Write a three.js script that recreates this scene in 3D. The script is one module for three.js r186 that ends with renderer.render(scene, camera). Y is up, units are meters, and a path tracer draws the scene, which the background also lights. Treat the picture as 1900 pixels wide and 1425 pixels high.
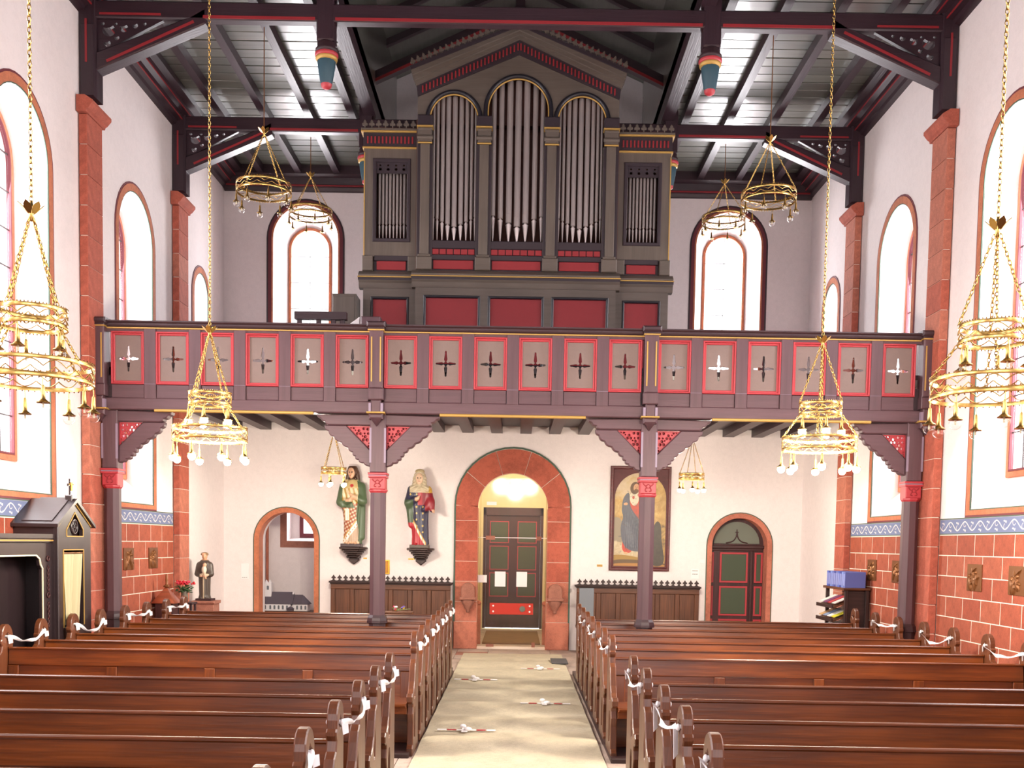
import * as THREE from 'three';
import { mergeGeometries, mergeVertices, toCreasedNormals } from 'three/addons/utils/BufferGeometryUtils.js';
import { RectAreaLightUniformsLib } from 'three/addons/lights/RectAreaLightUniformsLib.js';
import { MarchingCubes } from 'three/addons/objects/MarchingCubes.js';

// ---------- camera: level view with a vertical lens shift, slightly rolled ----------
const scene = new THREE.Scene();
const FPX = 1900, PITCH = 3.5 * Math.PI / 180, ROLL = 0.95 * Math.PI / 180;
const camera = new THREE.PerspectiveCamera(2 * Math.atan(712.5 / FPX) * 180 / Math.PI, 1900 / 1425, 0.1, 200);
camera.position.set(0.07, 1.93, 0);
camera.rotation.set(-PITCH, 0, ROLL);
camera.setViewOffset(1900, 1425, -6, 712.5 - (1008 + FPX * Math.tan(PITCH)), 1900, 1425);
camera.updateProjectionMatrix();
const renderer = new THREE.WebGLRenderer();
renderer.toneMapping = THREE.LinearToneMapping;
renderer.toneMappingExposure = 1.08;
renderer.shadowMap.enabled = true;
RectAreaLightUniformsLib.init();

// ---------- sky: bright overcast, and the daylight that each window lets in ----------
scene.background = new THREE.Color().setRGB(3.0, 2.95, 3.0);
const DAY = new THREE.Color().setRGB(0.99, 0.965, 1.0);
const DAY_SIDE = 15.5, DAY_BACK = 26, DAY_CHOIR = 3, DAY_ROSE = 30, BULB = 3.6;   // light of the openings and of each bulb
function daylight(w, h, x, y, z, tx, ty, tz, k) {
  const l = new THREE.RectAreaLight(DAY, k, w, h);
  l.position.set(x, y, z); l.lookAt(tx, ty, tz); scene.add(l);
}

// ---------- helpers ----------
let seed = 7;
const rnd = () => (seed = (seed * 16807) % 2147483647) / 2147483647;
const rr = (a, b) => a + (b - a) * rnd();
const taken = {};
function uniq(n) { const k = taken[n] = (taken[n] ?? -1) + 1; return k ? n + '_' + String(k).padStart(3, '0') : n; }
const V3 = (x, y, z) => new THREE.Vector3(x, y, z);
function uvM(g, grain) {           // texture coordinates in metres, u along the grain
  const p = g.attributes.position, n = g.attributes.normal, uv = new Float32Array(p.count * 2);
  const gi = { x: 0, y: 1, z: 2 }[grain];
  for (let i = 0; i < p.count; i++) {
    const a = [Math.abs(n.getX(i)), Math.abs(n.getY(i)), Math.abs(n.getZ(i))], q = [p.getX(i), p.getY(i), p.getZ(i)];
    const d = a[0] > a[1] && a[0] > a[2] ? 0 : a[1] > a[2] ? 1 : 2;
    const r = [0, 1, 2].filter((k) => k !== d);
    if (r[1] === gi) r.reverse();
    uv[2 * i] = q[r[0]] + q[d] * 0.37; uv[2 * i + 1] = q[r[1]] + q[d] * 0.37;
  }
  g.setAttribute('uv', new THREE.BufferAttribute(uv, 2));
  return g;
}
function mesh(name, g, mat, parent, grain = 'x') {
  if (Array.isArray(g)) g = join(g);
  if (!g.userData.uvd && !g.userData.keepUV) { uvM(g, grain); g.userData.uvd = true; }
  const m = new THREE.Mesh(g, mat); m.name = parent === scene ? uniq(name) : name;
  m.castShadow = m.receiveShadow = true; parent.add(m);
  return m;
}
function join(list) {
  list = list.flat(9).map((g) => {
    let h = g.index ? g.toNonIndexed() : g;
    for (const k of Object.keys(h.attributes)) if (!['position', 'normal', 'uv'].includes(k)) h.deleteAttribute(k);
    if (!h.attributes.uv) h.setAttribute('uv', new THREE.BufferAttribute(new Float32Array(h.attributes.position.count * 2), 2));
    return h;
  });
  return list.length === 1 ? list[0] : mergeGeometries(list);
}
function flip(g) {
  const h = g.index ? g.toNonIndexed() : g, p = h.attributes.position, n = h.attributes.normal, u = h.attributes.uv;
  for (let i = 0; i < p.count; i += 3) for (const at of [p, n, u]) if (at) {
    const k = at.itemSize, a = at.array;
    for (let j = 0; j < k; j++) { const t = a[(i + 1) * k + j]; a[(i + 1) * k + j] = a[(i + 2) * k + j]; a[(i + 2) * k + j] = t; }
  }
  return h;
}
function xf(g, m) { g = g.clone(); g.applyMatrix4(m); return m.determinant() < 0 ? flip(g) : g; }
const mirrorX = (g) => xf(g, new THREE.Matrix4().makeScale(-1, 1, 1));
function thing(name, label, category, pos = [0, 0, 0], group, rotY = 0) {
  const o = new THREE.Group(); o.name = uniq(name); o.position.set(...pos); o.rotation.y = rotY;
  o.userData = { label, category }; if (group) o.userData.group = group; scene.add(o); return o;
}
function struct(name) { const o = new THREE.Group(); o.name = uniq(name); o.userData = { kind: 'structure' }; scene.add(o); return o; }
function copyOf(o, label, pos, rotY) {
  const c = o.clone(); c.name = uniq(o.name.replace(/_\d{3}$/, '')); c.userData = { ...o.userData, label };
  if (pos) c.position.set(...pos); if (rotY !== undefined) c.rotation.y = rotY; scene.add(c); return c;
}
const B = (x0, x1, y0, y1, z0, z1) => new THREE.BoxGeometry(Math.abs(x1 - x0), Math.abs(y1 - y0), Math.abs(z1 - z0)).translate((x0 + x1) / 2, (y0 + y1) / 2, (z0 + z1) / 2);
function CB(x0, x1, y0, y1, z0, z1, c = 0.008) {      // box with chamfered edges
  const w = Math.abs(x1 - x0), h = Math.abs(y1 - y0), d = Math.abs(z1 - z0);
  c = Math.min(c, w / 3, h / 3, d / 3);
  const s = new THREE.Shape([[-w / 2 + c, -h / 2 + c], [w / 2 - c, -h / 2 + c], [w / 2 - c, h / 2 - c], [-w / 2 + c, h / 2 - c]].map((a) => new THREE.Vector2(...a)));
  const g = new THREE.ExtrudeGeometry(s, { depth: d - 2 * c, bevelEnabled: true, bevelSize: c, bevelThickness: c, bevelSegments: 1, steps: 1 });
  return g.translate((x0 + x1) / 2, (y0 + y1) / 2, (z0 + z1) / 2 - d / 2 + c);
}
const poly = (pts) => new THREE.Shape(pts.map((a) => new THREE.Vector2(a[0], a[1])));
const hole = (pts) => new THREE.Path(pts.map((a) => new THREE.Vector2(a[0], a[1])));
function ex(shape, depth, bevel = 0, seg = 12) {      // extruded along +z from z = 0
  return new THREE.ExtrudeGeometry(shape, { depth: depth - 2 * bevel, bevelEnabled: bevel > 0, bevelSize: bevel, bevelThickness: bevel, bevelOffset: -bevel, bevelSegments: 1, steps: 1, curveSegments: seg }).translate(0, 0, bevel);
}
const circ = (cx, cy, r, n = 12, a0 = 0) => Array.from({ length: n }, (_, i) => [cx + r * Math.cos(a0 + i / n * 2 * Math.PI), cy + r * Math.sin(a0 + i / n * 2 * Math.PI)]);
function arch(w, y0, ys, cx = 0, n = 20, r = w / 2) {         // counter-clockwise outline of an arched opening
  const p = [[cx - w / 2, y0], [cx + w / 2, y0]];
  for (let i = 0; i <= n; i++) { const a = i / n * Math.PI; p.push([cx + w / 2 * Math.cos(a), ys + r * Math.sin(a)]); }
  return p;
}
function uRing(o, i) { return poly([...o.slice(1), o[0], [i[0][0], o[0][1]], ...i.slice(2).reverse(), [i[1][0], o[0][1]]]); }   // band round an arch that stands on the floor
function ringShape(outer, inner) { const s = poly(outer); s.holes.push(hole(inner)); return s; }
function sweep(profile, path, closed = false) {       // profile [[out, up]] swept along straight x..: helper for mouldings: extrude along x
  return null;
}
function alongX(profile, x0, x1) {      // profile in (z, y), extruded along x
  const g = ex(poly(profile), x1 - x0);
  return xf(g, new THREE.Matrix4().set(0, 0, 1, x0, 0, 1, 0, 0, 1, 0, 0, 0, 0, 0, 0, 1));
}
function alongZ(profile, z0, z1) {      // profile in (x, y), extruded along z
  return ex(poly(profile), z1 - z0).translate(0, 0, z0);
}
function onSide(g, s, X) {              // local (u, v, t) -> world (s * (X + t), v, u)
  return xf(g, new THREE.Matrix4().set(0, 0, s, s * X, 0, 1, 0, 0, 1, 0, 0, 0, 0, 0, 0, 1));
}
const lathe = (pts, n = 16) => new THREE.LatheGeometry(pts.map((a) => new THREE.Vector2(a[0], a[1])), n);
function tube(pts, r, seg = 8, rad = 5, closed = false) { return new THREE.TubeGeometry(new THREE.CatmullRomCurve3(pts.map((a) => V3(...a)), closed), seg, r, rad, closed); }
function bar(a, b, w, h = w) {          // box from a to b
  const d = V3(...b).sub(V3(...a)), L = d.length(), g = new THREE.BoxGeometry(w, h, L);
  const m = new THREE.Matrix4().lookAt(V3(0, 0, 0), d, Math.abs(d.y / L) > 0.98 ? V3(0, 0, 1) : V3(0, 1, 0));
  m.setPosition(V3(...a).addScaledVector(d, 0.5)); return g.applyMatrix4(m);
}
function rod(a, b, r0, r1 = r0, n = 8) {
  const d = V3(...b).sub(V3(...a)), L = d.length();
  const q = new THREE.Quaternion().setFromUnitVectors(V3(0, 1, 0), d.clone().normalize());
  return new THREE.CylinderGeometry(r1, r0, L, n).applyQuaternion(q).translate(...V3(...a).addScaledVector(d, 0.5).toArray());
}

// ---------- textures: grain, plaster, stone, weave (all give variation round white) ----------
function noise2(w, h, cells, sd) {
  const N = [], cw = cells[0], ch = cells[1]; let s = sd;
  const r = () => (s = (s * 48271) % 2147483647) / 2147483647;
  for (let i = 0; i < cw * ch; i++) N.push(r());
  const sm = (t) => t * t * (3 - 2 * t);
  return (x, y) => {
    const fx = x / w * cw, fy = y / h * ch, i = Math.floor(fx), j = Math.floor(fy), tx = sm(fx - i), ty = sm(fy - j);
    const g = (a, b) => N[(b % ch) * cw + (a % cw)];
    return (g(i, j) * (1 - tx) + g(i + 1, j) * tx) * (1 - ty) + (g(i, j + 1) * (1 - tx) + g(i + 1, j + 1) * tx) * ty;
  };
}
function tex(size, layers, lo, hi, repeat = 1, srgb = true, tint = [1, 1, 1]) {
  const fs = layers.map(([c, a, k]) => [noise2(size, size, c, 11 + k * 37), a]), d = new Uint8Array(size * size * 4);
  const tot = fs.reduce((t, f) => t + f[1], 0);
  for (let y = 0; y < size; y++) for (let x = 0; x < size; x++) {
    let v = 0; for (const [f, a] of fs) v += a * f(x, y);
    v = lo + (hi - lo) * v / tot; const i = 4 * (y * size + x);
    for (let k = 0; k < 3; k++) d[i + k] = 255 * Math.min(1, 1 - (1 - v) * tint[k]); d[i + 3] = 255;
  }
  const t = new THREE.DataTexture(d, size, size); t.wrapS = t.wrapT = THREE.RepeatWrapping; t.magFilter = THREE.LinearFilter;
  t.repeat.set(repeat, repeat); if (srgb) t.colorSpace = THREE.SRGBColorSpace; t.needsUpdate = true; return t;
}
const T = {
  woodS: tex(512, [[[3, 50], 1, 21], [[8, 150], .8, 22], [[4, 6], 1, 23]], 0.86, 1.06, 0.8, true),
  wood: tex(512, [[[3, 60], 1, 1], [[8, 180], 1, 2], [[4, 9], 1.2, 3]], 0.55, 1.15, 0.8, true, [0.9, 1, 1.1]),
  woodB: tex(512, [[[4, 120], 1, 4], [[10, 256], 0.7, 5]], 0, 1, 0.8, false),
  plaster: tex(512, [[[5, 5], .6, 6], [[40, 40], 0.8, 7], [[200, 200], 1, 8]], 0.965, 1.02, 0.45),
  plasterB: tex(512, [[[64, 64], 1, 9], [[200, 200], 1, 10]], 0, 1, 1, false),
  stone: tex(512, [[[6, 6], 1, 11], [[30, 30], 1, 12], [[150, 150], 1, 13]], 0.78, 1.1, 0.7),
  carpet: tex(512, [[[7, 7], 1, 14], [[40, 40], 0.6, 15], [[256, 256], 1.2, 16]], 0.82, 1.06, 0.9),
  carpetB: tex(512, [[[256, 256], 1, 17]], 0, 1, 2.5, false),
};
function mat(color, o = {}) {
  const { tx, bump, ...rest } = o;
  const m = new THREE.MeshPhysicalMaterial({ color: new THREE.Color(color), roughness: 0.7, ...rest });
  if (tx) m.map = T[tx];
  if (bump) { m.bumpMap = T[bump[0]]; m.bumpScale = bump[1]; }
  return m;
}
const M = {
  plaster: mat('#eee4e3', { roughness: 0.95, tx: 'plaster', bump: ['plasterB', 0.0003] }),
  porch: mat('#e3d4ae', { roughness: 0.9, tx: 'plaster' }),
  sand: mat('#b8604c', { roughness: 0.9, tx: 'stone', bump: ['plasterB', 0.0015] }),
  sandL: mat('#c27660', { roughness: 0.9, tx: 'stone', bump: ['plasterB', 0.0015] }),
  sandG: mat('#a8705f', { roughness: 0.95, tx: 'stone', bump: ['plasterB', 0.003] }),
  tileA: mat('#a9533b', { roughness: 0.75, tx: 'stone' }),
  tileB: mat('#a24c35', { roughness: 0.75, tx: 'stone' }),
  tileC: mat('#b05c43', { roughness: 0.75, tx: 'stone' }),
  mortar: mat('#e9d6c8', { roughness: 0.95 }),
  surround: mat('#c97a58', { roughness: 0.85, tx: 'stone' }),
  maroon: mat('#6e2f38', { roughness: 0.7 }),
  greenline: mat('#4d5f52', { roughness: 0.8 }),
  gal: mat('#5c4046', { roughness: 0.5, tx: 'woodS', bump: ['woodB', 0.0008] }),
  galDark: mat('#3c272c', { roughness: 0.45, tx: 'woodS', bump: ['woodB', 0.0008] }),
  galPanel: mat('#7a6761', { roughness: 0.6, tx: 'plaster' }),
  red: mat('#ad363e', { roughness: 0.45 }),
  redDeep: mat('#8e2128', { roughness: 0.55, tx: 'plaster' }),
  gold: mat('#d9a441', { roughness: 0.35, metalness: 0.75 }),
  goldPaint: mat('#bb9550', { roughness: 0.5, metalness: 0.3 }),
  lilac: mat('#8b7a8c', { roughness: 0.5 }),
  truss: mat('#35222a', { roughness: 0.4, tx: 'woodS', bump: ['woodB', 0.001] }),
  ceilA: mat('#64665d', { roughness: 0.4, tx: 'woodS', clearcoat: 0.9, clearcoatRoughness: 0.16 }),
  ceilB: mat('#6c6e64', { roughness: 0.4, tx: 'woodS', clearcoat: 0.9, clearcoatRoughness: 0.2 }),
  ceilC: mat('#5c5e56', { roughness: 0.4, tx: 'woodS', clearcoat: 0.9, clearcoatRoughness: 0.13 }),
  teal: mat('#34505c', { roughness: 0.45 }),
  org: mat('#61564e', { roughness: 0.55, tx: 'woodS' }),
  orgDark: mat('#30242b', { roughness: 0.5 }),
  orgBlack: mat('#1d1a22', { roughness: 0.35 }),
  tin: mat('#b3a9a8', { roughness: 0.36, metalness: 0.55 }),
  caseIn: mat('#5a352c', { roughness: 0.8, tx: 'woodS' }),
  brass: mat('#d0ad66', { roughness: 0.26, metalness: 1 }),
  glassBulb: new THREE.MeshPhysicalMaterial({ color: 0xffffff, roughness: 0.02, transmission: 1, thickness: 0.0, ior: 1.45 }),
  pew: mat('#793c10', { roughness: 0.3, tx: 'wood', bump: ['woodB', 0.0006], clearcoat: 0.5, clearcoatRoughness: 0.25 }),
  pewP: mat('#74390f', { roughness: 0.32, tx: 'wood', bump: ['woodB', 0.0006], clearcoat: 0.5, clearcoatRoughness: 0.25 }),
  pewEnd: mat('#6a3a20', { roughness: 0.4, tx: 'wood', bump: ['woodB', 0.0008], clearcoat: 0.3, clearcoatRoughness: 0.3 }),
  wains: mat('#6b3f26', { roughness: 0.45, tx: 'wood', bump: ['woodB', 0.0006] }),
  wainsD: mat('#3c2422', { roughness: 0.5, tx: 'wood' }),
  carpet: mat('#d3c5aa', { roughness: 1, tx: 'carpet', bump: ['carpetB', 0.003], sheen: 0.3, sheenRoughness: 0.8 }),
  floorS: mat('#b6a195', { roughness: 0.6, tx: 'stone' }),
  ribbon: mat('#f2eef0', { roughness: 0.7, side: THREE.DoubleSide }),
  white: mat('#efeaea', { roughness: 0.8 }),
  paper: mat('#f0ecec', { roughness: 0.9 }),
  grey: mat('#6c7077', { roughness: 0.6 }),
  doorG: mat('#3f4a35', { roughness: 0.5 }),
  doorT: mat('#6f7468', { roughness: 0.7 }),
  doorB: mat('#4a2426', { roughness: 0.45, tx: 'wood' }),
  confess: mat('#2b1e21', { roughness: 0.4, tx: 'woodS', clearcoat: 0.5, clearcoatRoughness: 0.25 }),
  ivory: mat('#dcd2b4', { roughness: 0.8 }),
  bronze: mat('#7d4f2c', { roughness: 0.42, metalness: 0.55 }),
  lead: mat('#3b3030', { roughness: 0.6 }),
  pane: new THREE.MeshPhysicalMaterial({ color: 0xffffff, roughness: 0.05, transmission: 1, thickness: 0, ior: 1.45 }),
  steel: mat('#c9c4c4', { roughness: 0.25, metalness: 0.9 }),
};
const bulbLit = new THREE.MeshStandardMaterial({ color: 0xfff4dc, emissive: new THREE.Color().setRGB(1, .9, .68), emissiveIntensity: 9, roughness: 0.3 });
// ---------- the room shell ----------
const W = 5.23, ZB = -18.6, ZF = 3.2, YC = 8.5, CHEEK = 2.17;
{ // floor with its stone flags near the aisle, pew platforms
  const fl = struct('floor');
  mesh('floor_slab', B(-W - .5, W + .5, -.3, -.012, ZF, ZB - 4.6), M.floorS, fl);
  let k = 0;
  for (let z = -3.2; z > ZB; z -= .55) for (const [x0, x1] of [[-1.5, -.95], [-.95, -.4], [-.4, .15], [.15, .7], [.7, 1.25], [1.25, 1.8]])
    if (z > -9.4 || z < -16.8) mesh('flagstone', CB(x0 + .004, x1 - .004, -.012, 0, z - .546, z, .003), [M.floorS, M.floorS, M.sandG][(k++ * 7) % 11 === 3 ? 2 : 0], fl);
  for (const [x0, x1, z0, z1] of [[-4.86, -.86, -9.02, -15.4], [.94, 4.96, -8.95, -15.2], [-4.86, -.92, -3.4, -7.95], [1.02, 4.96, -3.4, -8.05]])
    mesh('pew_platform', CB(x0, x1, -.012, .045, z0, z1, .01), M.wainsD, fl);
}
const ARCHW = { w: 1.24, y0: 2.40, ys: 6.0 };
const BAYS = [-14.35, -11.07, -7.77, -4.47, -1.17];
function openingWall(s) {
  const o = struct(s < 0 ? 'wall_left' : 'wall_right');
  const sh = poly([[ZB - .5, -.3], [ZF + .5, -.3], [ZF + .5, 8.9], [ZB - .5, 8.9]]);
  for (const zc of BAYS) sh.holes.push(hole(arch(ARCHW.w, ARCHW.y0, ARCHW.ys, zc)));
  sh.holes.push(hole(arch(.74, 4.75, 5.92, -17.27)));
  mesh('plaster_face', onSide(ex(sh, .5), s, W), M.plaster, o);
  // faux-ashlar tiling below the frieze: single tiles in the bays in view, the rest joined
  const rows = []; for (let i = 0; i < 9; i++) rows.push(2.112 - i * .2425);
  const rest = [], base = [];
  const tg = {};
  for (const [za, zb, own] of [[-13.0, -15.82, 1], [-9.68, -12.5, 1], [-6.4, -9.2, 0], [-3.1, -5.9, 0], [ZF, -2.6, 0]]) {
    base.push(B(za, zb, 0, 2.118, -.0095, .003));
    rows.forEach((yt, i) => {
      const yb = Math.max(0.0, yt - .2425); let z = za, first = true;
      while (z > zb + .02) {
        let z2 = first && i % 2 ? z - .25 : z - .462; first = false; if (z2 < zb + .12) z2 = zb;
        const w = z - z2 - .012, h = yt - yb - .01, key = w.toFixed(3) + '_' + h.toFixed(3);
        const mk = () => onSide(CB(-w / 2, w / 2, -h / 2, h / 2, -.012, 0, .003), s, 0);
        if (own) {
          const m = mesh('tile', tg[key] ??= mk(), [M.tileA, M.tileB, M.tileC, M.tileA][Math.floor(rnd() * 4)], o);
          m.position.set(s * W, (yt + yb) / 2, (z + z2) / 2);
        } else rest.push(mk().translate(s * W, (yt + yb) / 2, (z + z2) / 2));
        z = z2;
      }
    });
  }
  mesh('tile_joints', base.map((g) => onSide(g, s, W)), M.mortar, o);
  mesh('tiles_out_of_view', rest, M.tileA, o).userData.kind = 'stuff';
  // painted frieze: blue band with a pale wave of tendrils, dark green edges
  const fr = [], ed = [];
  for (const [za, zb] of [[-13.0, -15.82], [-9.68, -12.5], [-6.4, -9.2], [-3.1, -5.9]]) {
    const L = za - zb, g = new THREE.PlaneGeometry(L, .165);
    const uv = g.attributes.uv; for (let i = 0; i < uv.count; i++) uv.setX(i, uv.getX(i) * L / .78);
    g.rotateY(s < 0 ? Math.PI / 2 : -Math.PI / 2).translate(s * (W - .006), 2.212, (za + zb) / 2); fr.push(g);
    for (const y of [2.118, 2.298]) ed.push(B(s * W, s * (W - .008), y, y + .012, za, zb));
  }
  const f = join(fr); f.userData.keepUV = true; mesh('painted_frieze', f, M.frieze, o);
  mesh('frieze_edging', ed, M.greenline, o);
}
{ // frieze print
  const c = document.createElement('canvas'); c.width = 512; c.height = 112; const x = c.getContext('2d');
  x.fillStyle = '#707a9c'; x.fillRect(0, 0, 512, 112); x.strokeStyle = '#d9d2cf'; x.lineWidth = 9; x.beginPath();
  for (let i = -4; i <= 520; i += 4) { const y = 56 + 34 * Math.sin(i / 512 * 4 * Math.PI); i < 0 ? x.moveTo(i, y) : x.lineTo(i, y); } x.stroke();
  x.fillStyle = '#c9c6c8'; x.lineWidth = 5;
  for (let k = 0; k < 4; k++) {
    const cx = 64 + k * 128, up = k % 2 ? 1 : -1, cy = 56 + up * 12 * (k % 2 ? -1 : -1) * -1;
    x.beginPath(); x.arc(cx, 56 - (k % 2 ? 14 : -14) * 1, 20, 0.3, 4.6); x.stroke();
    for (let j = 0; j < 3; j++) { x.beginPath(); x.ellipse(cx + (j - 1) * 15, cy + (k % 2 ? -16 : 16) * -1 + j * 4, 11, 6, j * .9, 0, 7); x.fill(); }
  }
  const t = new THREE.CanvasTexture(c); t.colorSpace = THREE.SRGBColorSpace; t.wrapS = THREE.RepeatWrapping;
  M.frieze = new THREE.MeshPhysicalMaterial({ map: t, roughness: 0.85 });
}
openingWall(-1); openingWall(1);

let winN = 0, doorN = 0, trimN = 0;
function archedPanes(w, y0, ys, cols, rows, parent, place, thin = .007) {       // one mesh per pane + the lead
  const top = (x) => ys + Math.sqrt(Math.max(0, w * w / 4 - x * x)), lead = [], H = ys + w / 2 - y0, dx = w / cols, dy = H / rows, b = thin;
  for (let i = 0; i < cols; i++) for (let j = 0; j < rows; j++) {
    const x0 = -w / 2 + i * dx + b, x1 = x0 + dx - 2 * b, ya = y0 + j * dy + b, yb = ya + dy - 2 * b, up = [];
    for (let k = 0; k <= 8; k++) { const x = x1 + (x0 - x1) * k / 8; up.push([x, Math.min(yb, top(x) - b)]); }
    if (Math.max(...up.map((q) => q[1])) < ya + .03) continue;
    const pts = [[x0, ya], [x1, ya], ...up.map((q) => [q[0], Math.max(q[1], ya + .001)])];
    mesh('pane', place(ex(poly(pts), .006)), M.pane, parent);
  }
  for (let i = 1; i < cols; i++) { const x = -w / 2 + i * dx; lead.push(B(x - b, x + b, y0, top(x), -.003, .011)); }
  for (let j = 1; j < rows; j++) { const y = y0 + j * dy, hw = y < ys ? w / 2 : Math.sqrt(Math.max(0, w * w / 4 - (y - ys) ** 2)); if (hw > .03) lead.push(B(-hw, hw, y - b, y + b, -.003, .011)); }
  mesh('lead_cames', lead.map(place), M.lead, parent);
}
function sideWindow(s, zc, w, y0, ys, inView) {
  const o = struct('window_' + ++winN), pl = (d) => (g) => onSide(g.translate(zc, 0, 0), s, W + d);
  const A = (e, yb) => arch(w + 2 * e, y0 - yb, ys);
  mesh('surround_line', pl(-.010)(ex(ringShape(A(.13, .09), A(.105, .068)), .012)), M.maroon, o);
  mesh('surround', pl(-.014)(ex(ringShape(A(.105, .068), A(.014, .012)), .016)), M.surround, o);
  mesh('surround_edge', pl(-.010)(ex(ringShape(A(.014, .012), A(0, 0)), .014)), M.greenline, o);
  const yg = y0 + .36;
  mesh('sill', pl(0)(xf(ex(poly([[0, y0 - .01], [0, y0 + .012], [.41, yg], [.5, yg], [.5, y0 - .01]]), w - .002), new THREE.Matrix4().set(0, 0, 1, -w / 2 + .001, 0, 1, 0, 0, 1, 0, 0, 0, 0, 0, 0, 1))), M.plaster, o);
  const G = (e) => arch(w - 2 * e, yg + e, ys);
  mesh('frame', pl(.37)(ex(ringShape(G(.001), G(.07)), .06, .01)), M.surround, o);
  mesh('frame_line', pl(.365)(ex(ringShape(G(.07), G(.09)), .05)), M.maroon, o);
  archedPanes(w - .18, yg + .09, ys, inView ? 4 : 2, inView ? 9 : 3, o, pl(.39));
  daylight(w * .9, ys + w / 2 - yg, s * (W + .6), (yg + ys + w / 2) / 2, zc, 0, (yg + ys + w / 2) / 2 - 1.2, zc, DAY_SIDE);
}
for (const s of [-1, 1]) {
  BAYS.forEach((z, i) => sideWindow(s, z, ARCHW.w, ARCHW.y0, ARCHW.ys, i < 2));
  sideWindow(s, -17.27, .74, 4.75, 5.92, true);
}

// ---------- back wall with portal, arch, door and two windows ----------
const wb = struct('wall_back');
{
  const sh = poly([[-W - .5, -.3], [W + .5, -.3], [W + .5, 8.9], [2.6, 8.9], [2.6, 11.6], [-2.6, 11.6], [-2.6, 8.9], [-W - .5, 8.9]]);
  sh.holes.push(hole(arch(1.3, 0, 2.56, 0)), hole(arch(1.03, 0, 1.92, -4.095)), hole(arch(1.03, 0, 1.95, 4.12)));
  for (const s of [-1, 1]) sh.holes.push(hole(arch(1.16, 4.35, 7.28, s * 3.77)));
  mesh('plaster_face', ex(sh, .5).translate(0, 0, ZB - .5), M.plaster, wb);
}
for (const s of [-1, 1]) {
  const o = struct('window_' + ++winN), cx = s * 3.77, w = 1.16, y0 = 4.35, ys = 7.28;
  const A = (e) => arch(w + 2 * e, y0 - e, ys, cx), at = (g, d) => g.translate(0, 0, ZB + d);
  mesh('surround_line', at(ex(ringShape(A(.115), A(.085)), .012), -.002), M.truss, o);
  mesh('surround', at(ex(ringShape(A(.085), A(.03)), .014), -.002), M.maroon, o);
  mesh('surround_edge', at(ex(ringShape(A(.03), A(0)), .012), -.002), M.surround, o);
  const a = arch(w, y0, ys, cx, 24), b = arch(.78, y0 + .35, 7.2, cx, 24), P = [], n = a.length;
  for (let i = 0; i < n; i++) { const j = (i + 1) % n, q = (p, z) => [p[0], p[1], z]; P.push(...q(a[i], ZB), ...q(b[i], ZB - .42), ...q(a[j], ZB), ...q(a[j], ZB), ...q(b[i], ZB - .42), ...q(b[j], ZB - .42)); }
  const g = new THREE.BufferGeometry(); g.setAttribute('position', new THREE.BufferAttribute(new Float32Array(P), 3)); g.computeVertexNormals();
  mesh('splayed_reveal', g, M.plaster, o);
  mesh('outer_wall', at(ex(ringShape(arch(1.3, y0 - .1, ys + .1, cx), arch(.78, y0 + .35, 7.2, cx)), .06), -.48), M.plaster, o);
  mesh('frame', at(ex(ringShape(arch(.78, y0 + .35, 7.2, cx), arch(.68, y0 + .4, 7.2, cx)), .05, .008), -.44), M.surround, o);
  archedPanes(.68, y0 + .4, 7.2, 2, 6, o, (q) => q.translate(cx, 0, ZB - .42), .004);
  daylight(.7, 2.8, cx, 6.15, ZB - .62, cx, 5.3, 0, DAY_BACK);
}
{ // portal: jamb blocks and five voussoirs with pale joints, dark green outline
  const o = struct('trim_' + ++trimN), js = [.5, .862, 1.229, 1.592, 1.96, 2.327, 2.60];
  mesh('joint_bed', ex(uRing(arch(2.06, 0, 2.60), arch(1.26, 0, 2.56)), .02).translate(0, 0, ZB - .002), M.mortar, o);
  mesh('outline', ex(uRing(arch(2.12, 0, 2.60), arch(2.06, 0, 2.60)), .03).translate(0, 0, ZB - .002), M.greenline, o);
  for (const s of [-1, 1]) {
    for (let i = 0; i < js.length - 1; i++) mesh('stone_block', CB(s * .632, s * 1.03, js[i] + .004, js[i + 1] - .004, ZB, ZB + .03, .004), [M.sand, M.sandL][i < 2 ? 1 : 0], o);
    mesh('stone_block', CB(s * .622, s * 1.05, 0, .495, ZB, ZB + .06, .012), M.sandL, o);
    mesh('jamb', B(s * .632, s * .66, 0, 2.56, ZB - .5, ZB + .004), M.sandL, o);
  }
  for (let k = 0; k < 5; k++) {
    const a0 = (k * 36 + .35) * Math.PI / 180, a1 = ((k + 1) * 36 - .35) * Math.PI / 180, p = [];
    for (let i = 0; i <= 6; i++) { const a = a0 + (a1 - a0) * i / 6; p.push([1.03 * Math.cos(a), 2.60 + 1.02 * Math.sin(a)]); }
    for (let i = 6; i >= 0; i--) { const a = a0 + (a1 - a0) * i / 6; p.push([.632 * Math.cos(a), 2.57 + .62 * Math.sin(a)]); }
    mesh('voussoir', ex(poly(p), .03, .004).translate(0, 0, ZB), M.sand, o);
  }
}
for (const [cx, ys, col] of [[-4.095, 1.92, M.surround], [4.12, 1.95, M.sandL]]) {
  const o = struct('trim_' + ++trimN);
  mesh('outline', ex(uRing(arch(1.21, 0, ys, cx), arch(1.175, 0, ys, cx)), .012).translate(0, 0, ZB - .002), M.greenline, o);
  mesh('arched_band', ex(uRing(arch(1.175, 0, ys, cx), arch(1.03, 0, ys, cx)), .016).translate(0, 0, ZB - .002), col, o);
  mesh('arched_jamb', ex(uRing(arch(1.034, 0, ys, cx), arch(1.0, 0, ys, cx)), .3).translate(0, 0, ZB - .29), col, o);
}
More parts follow.
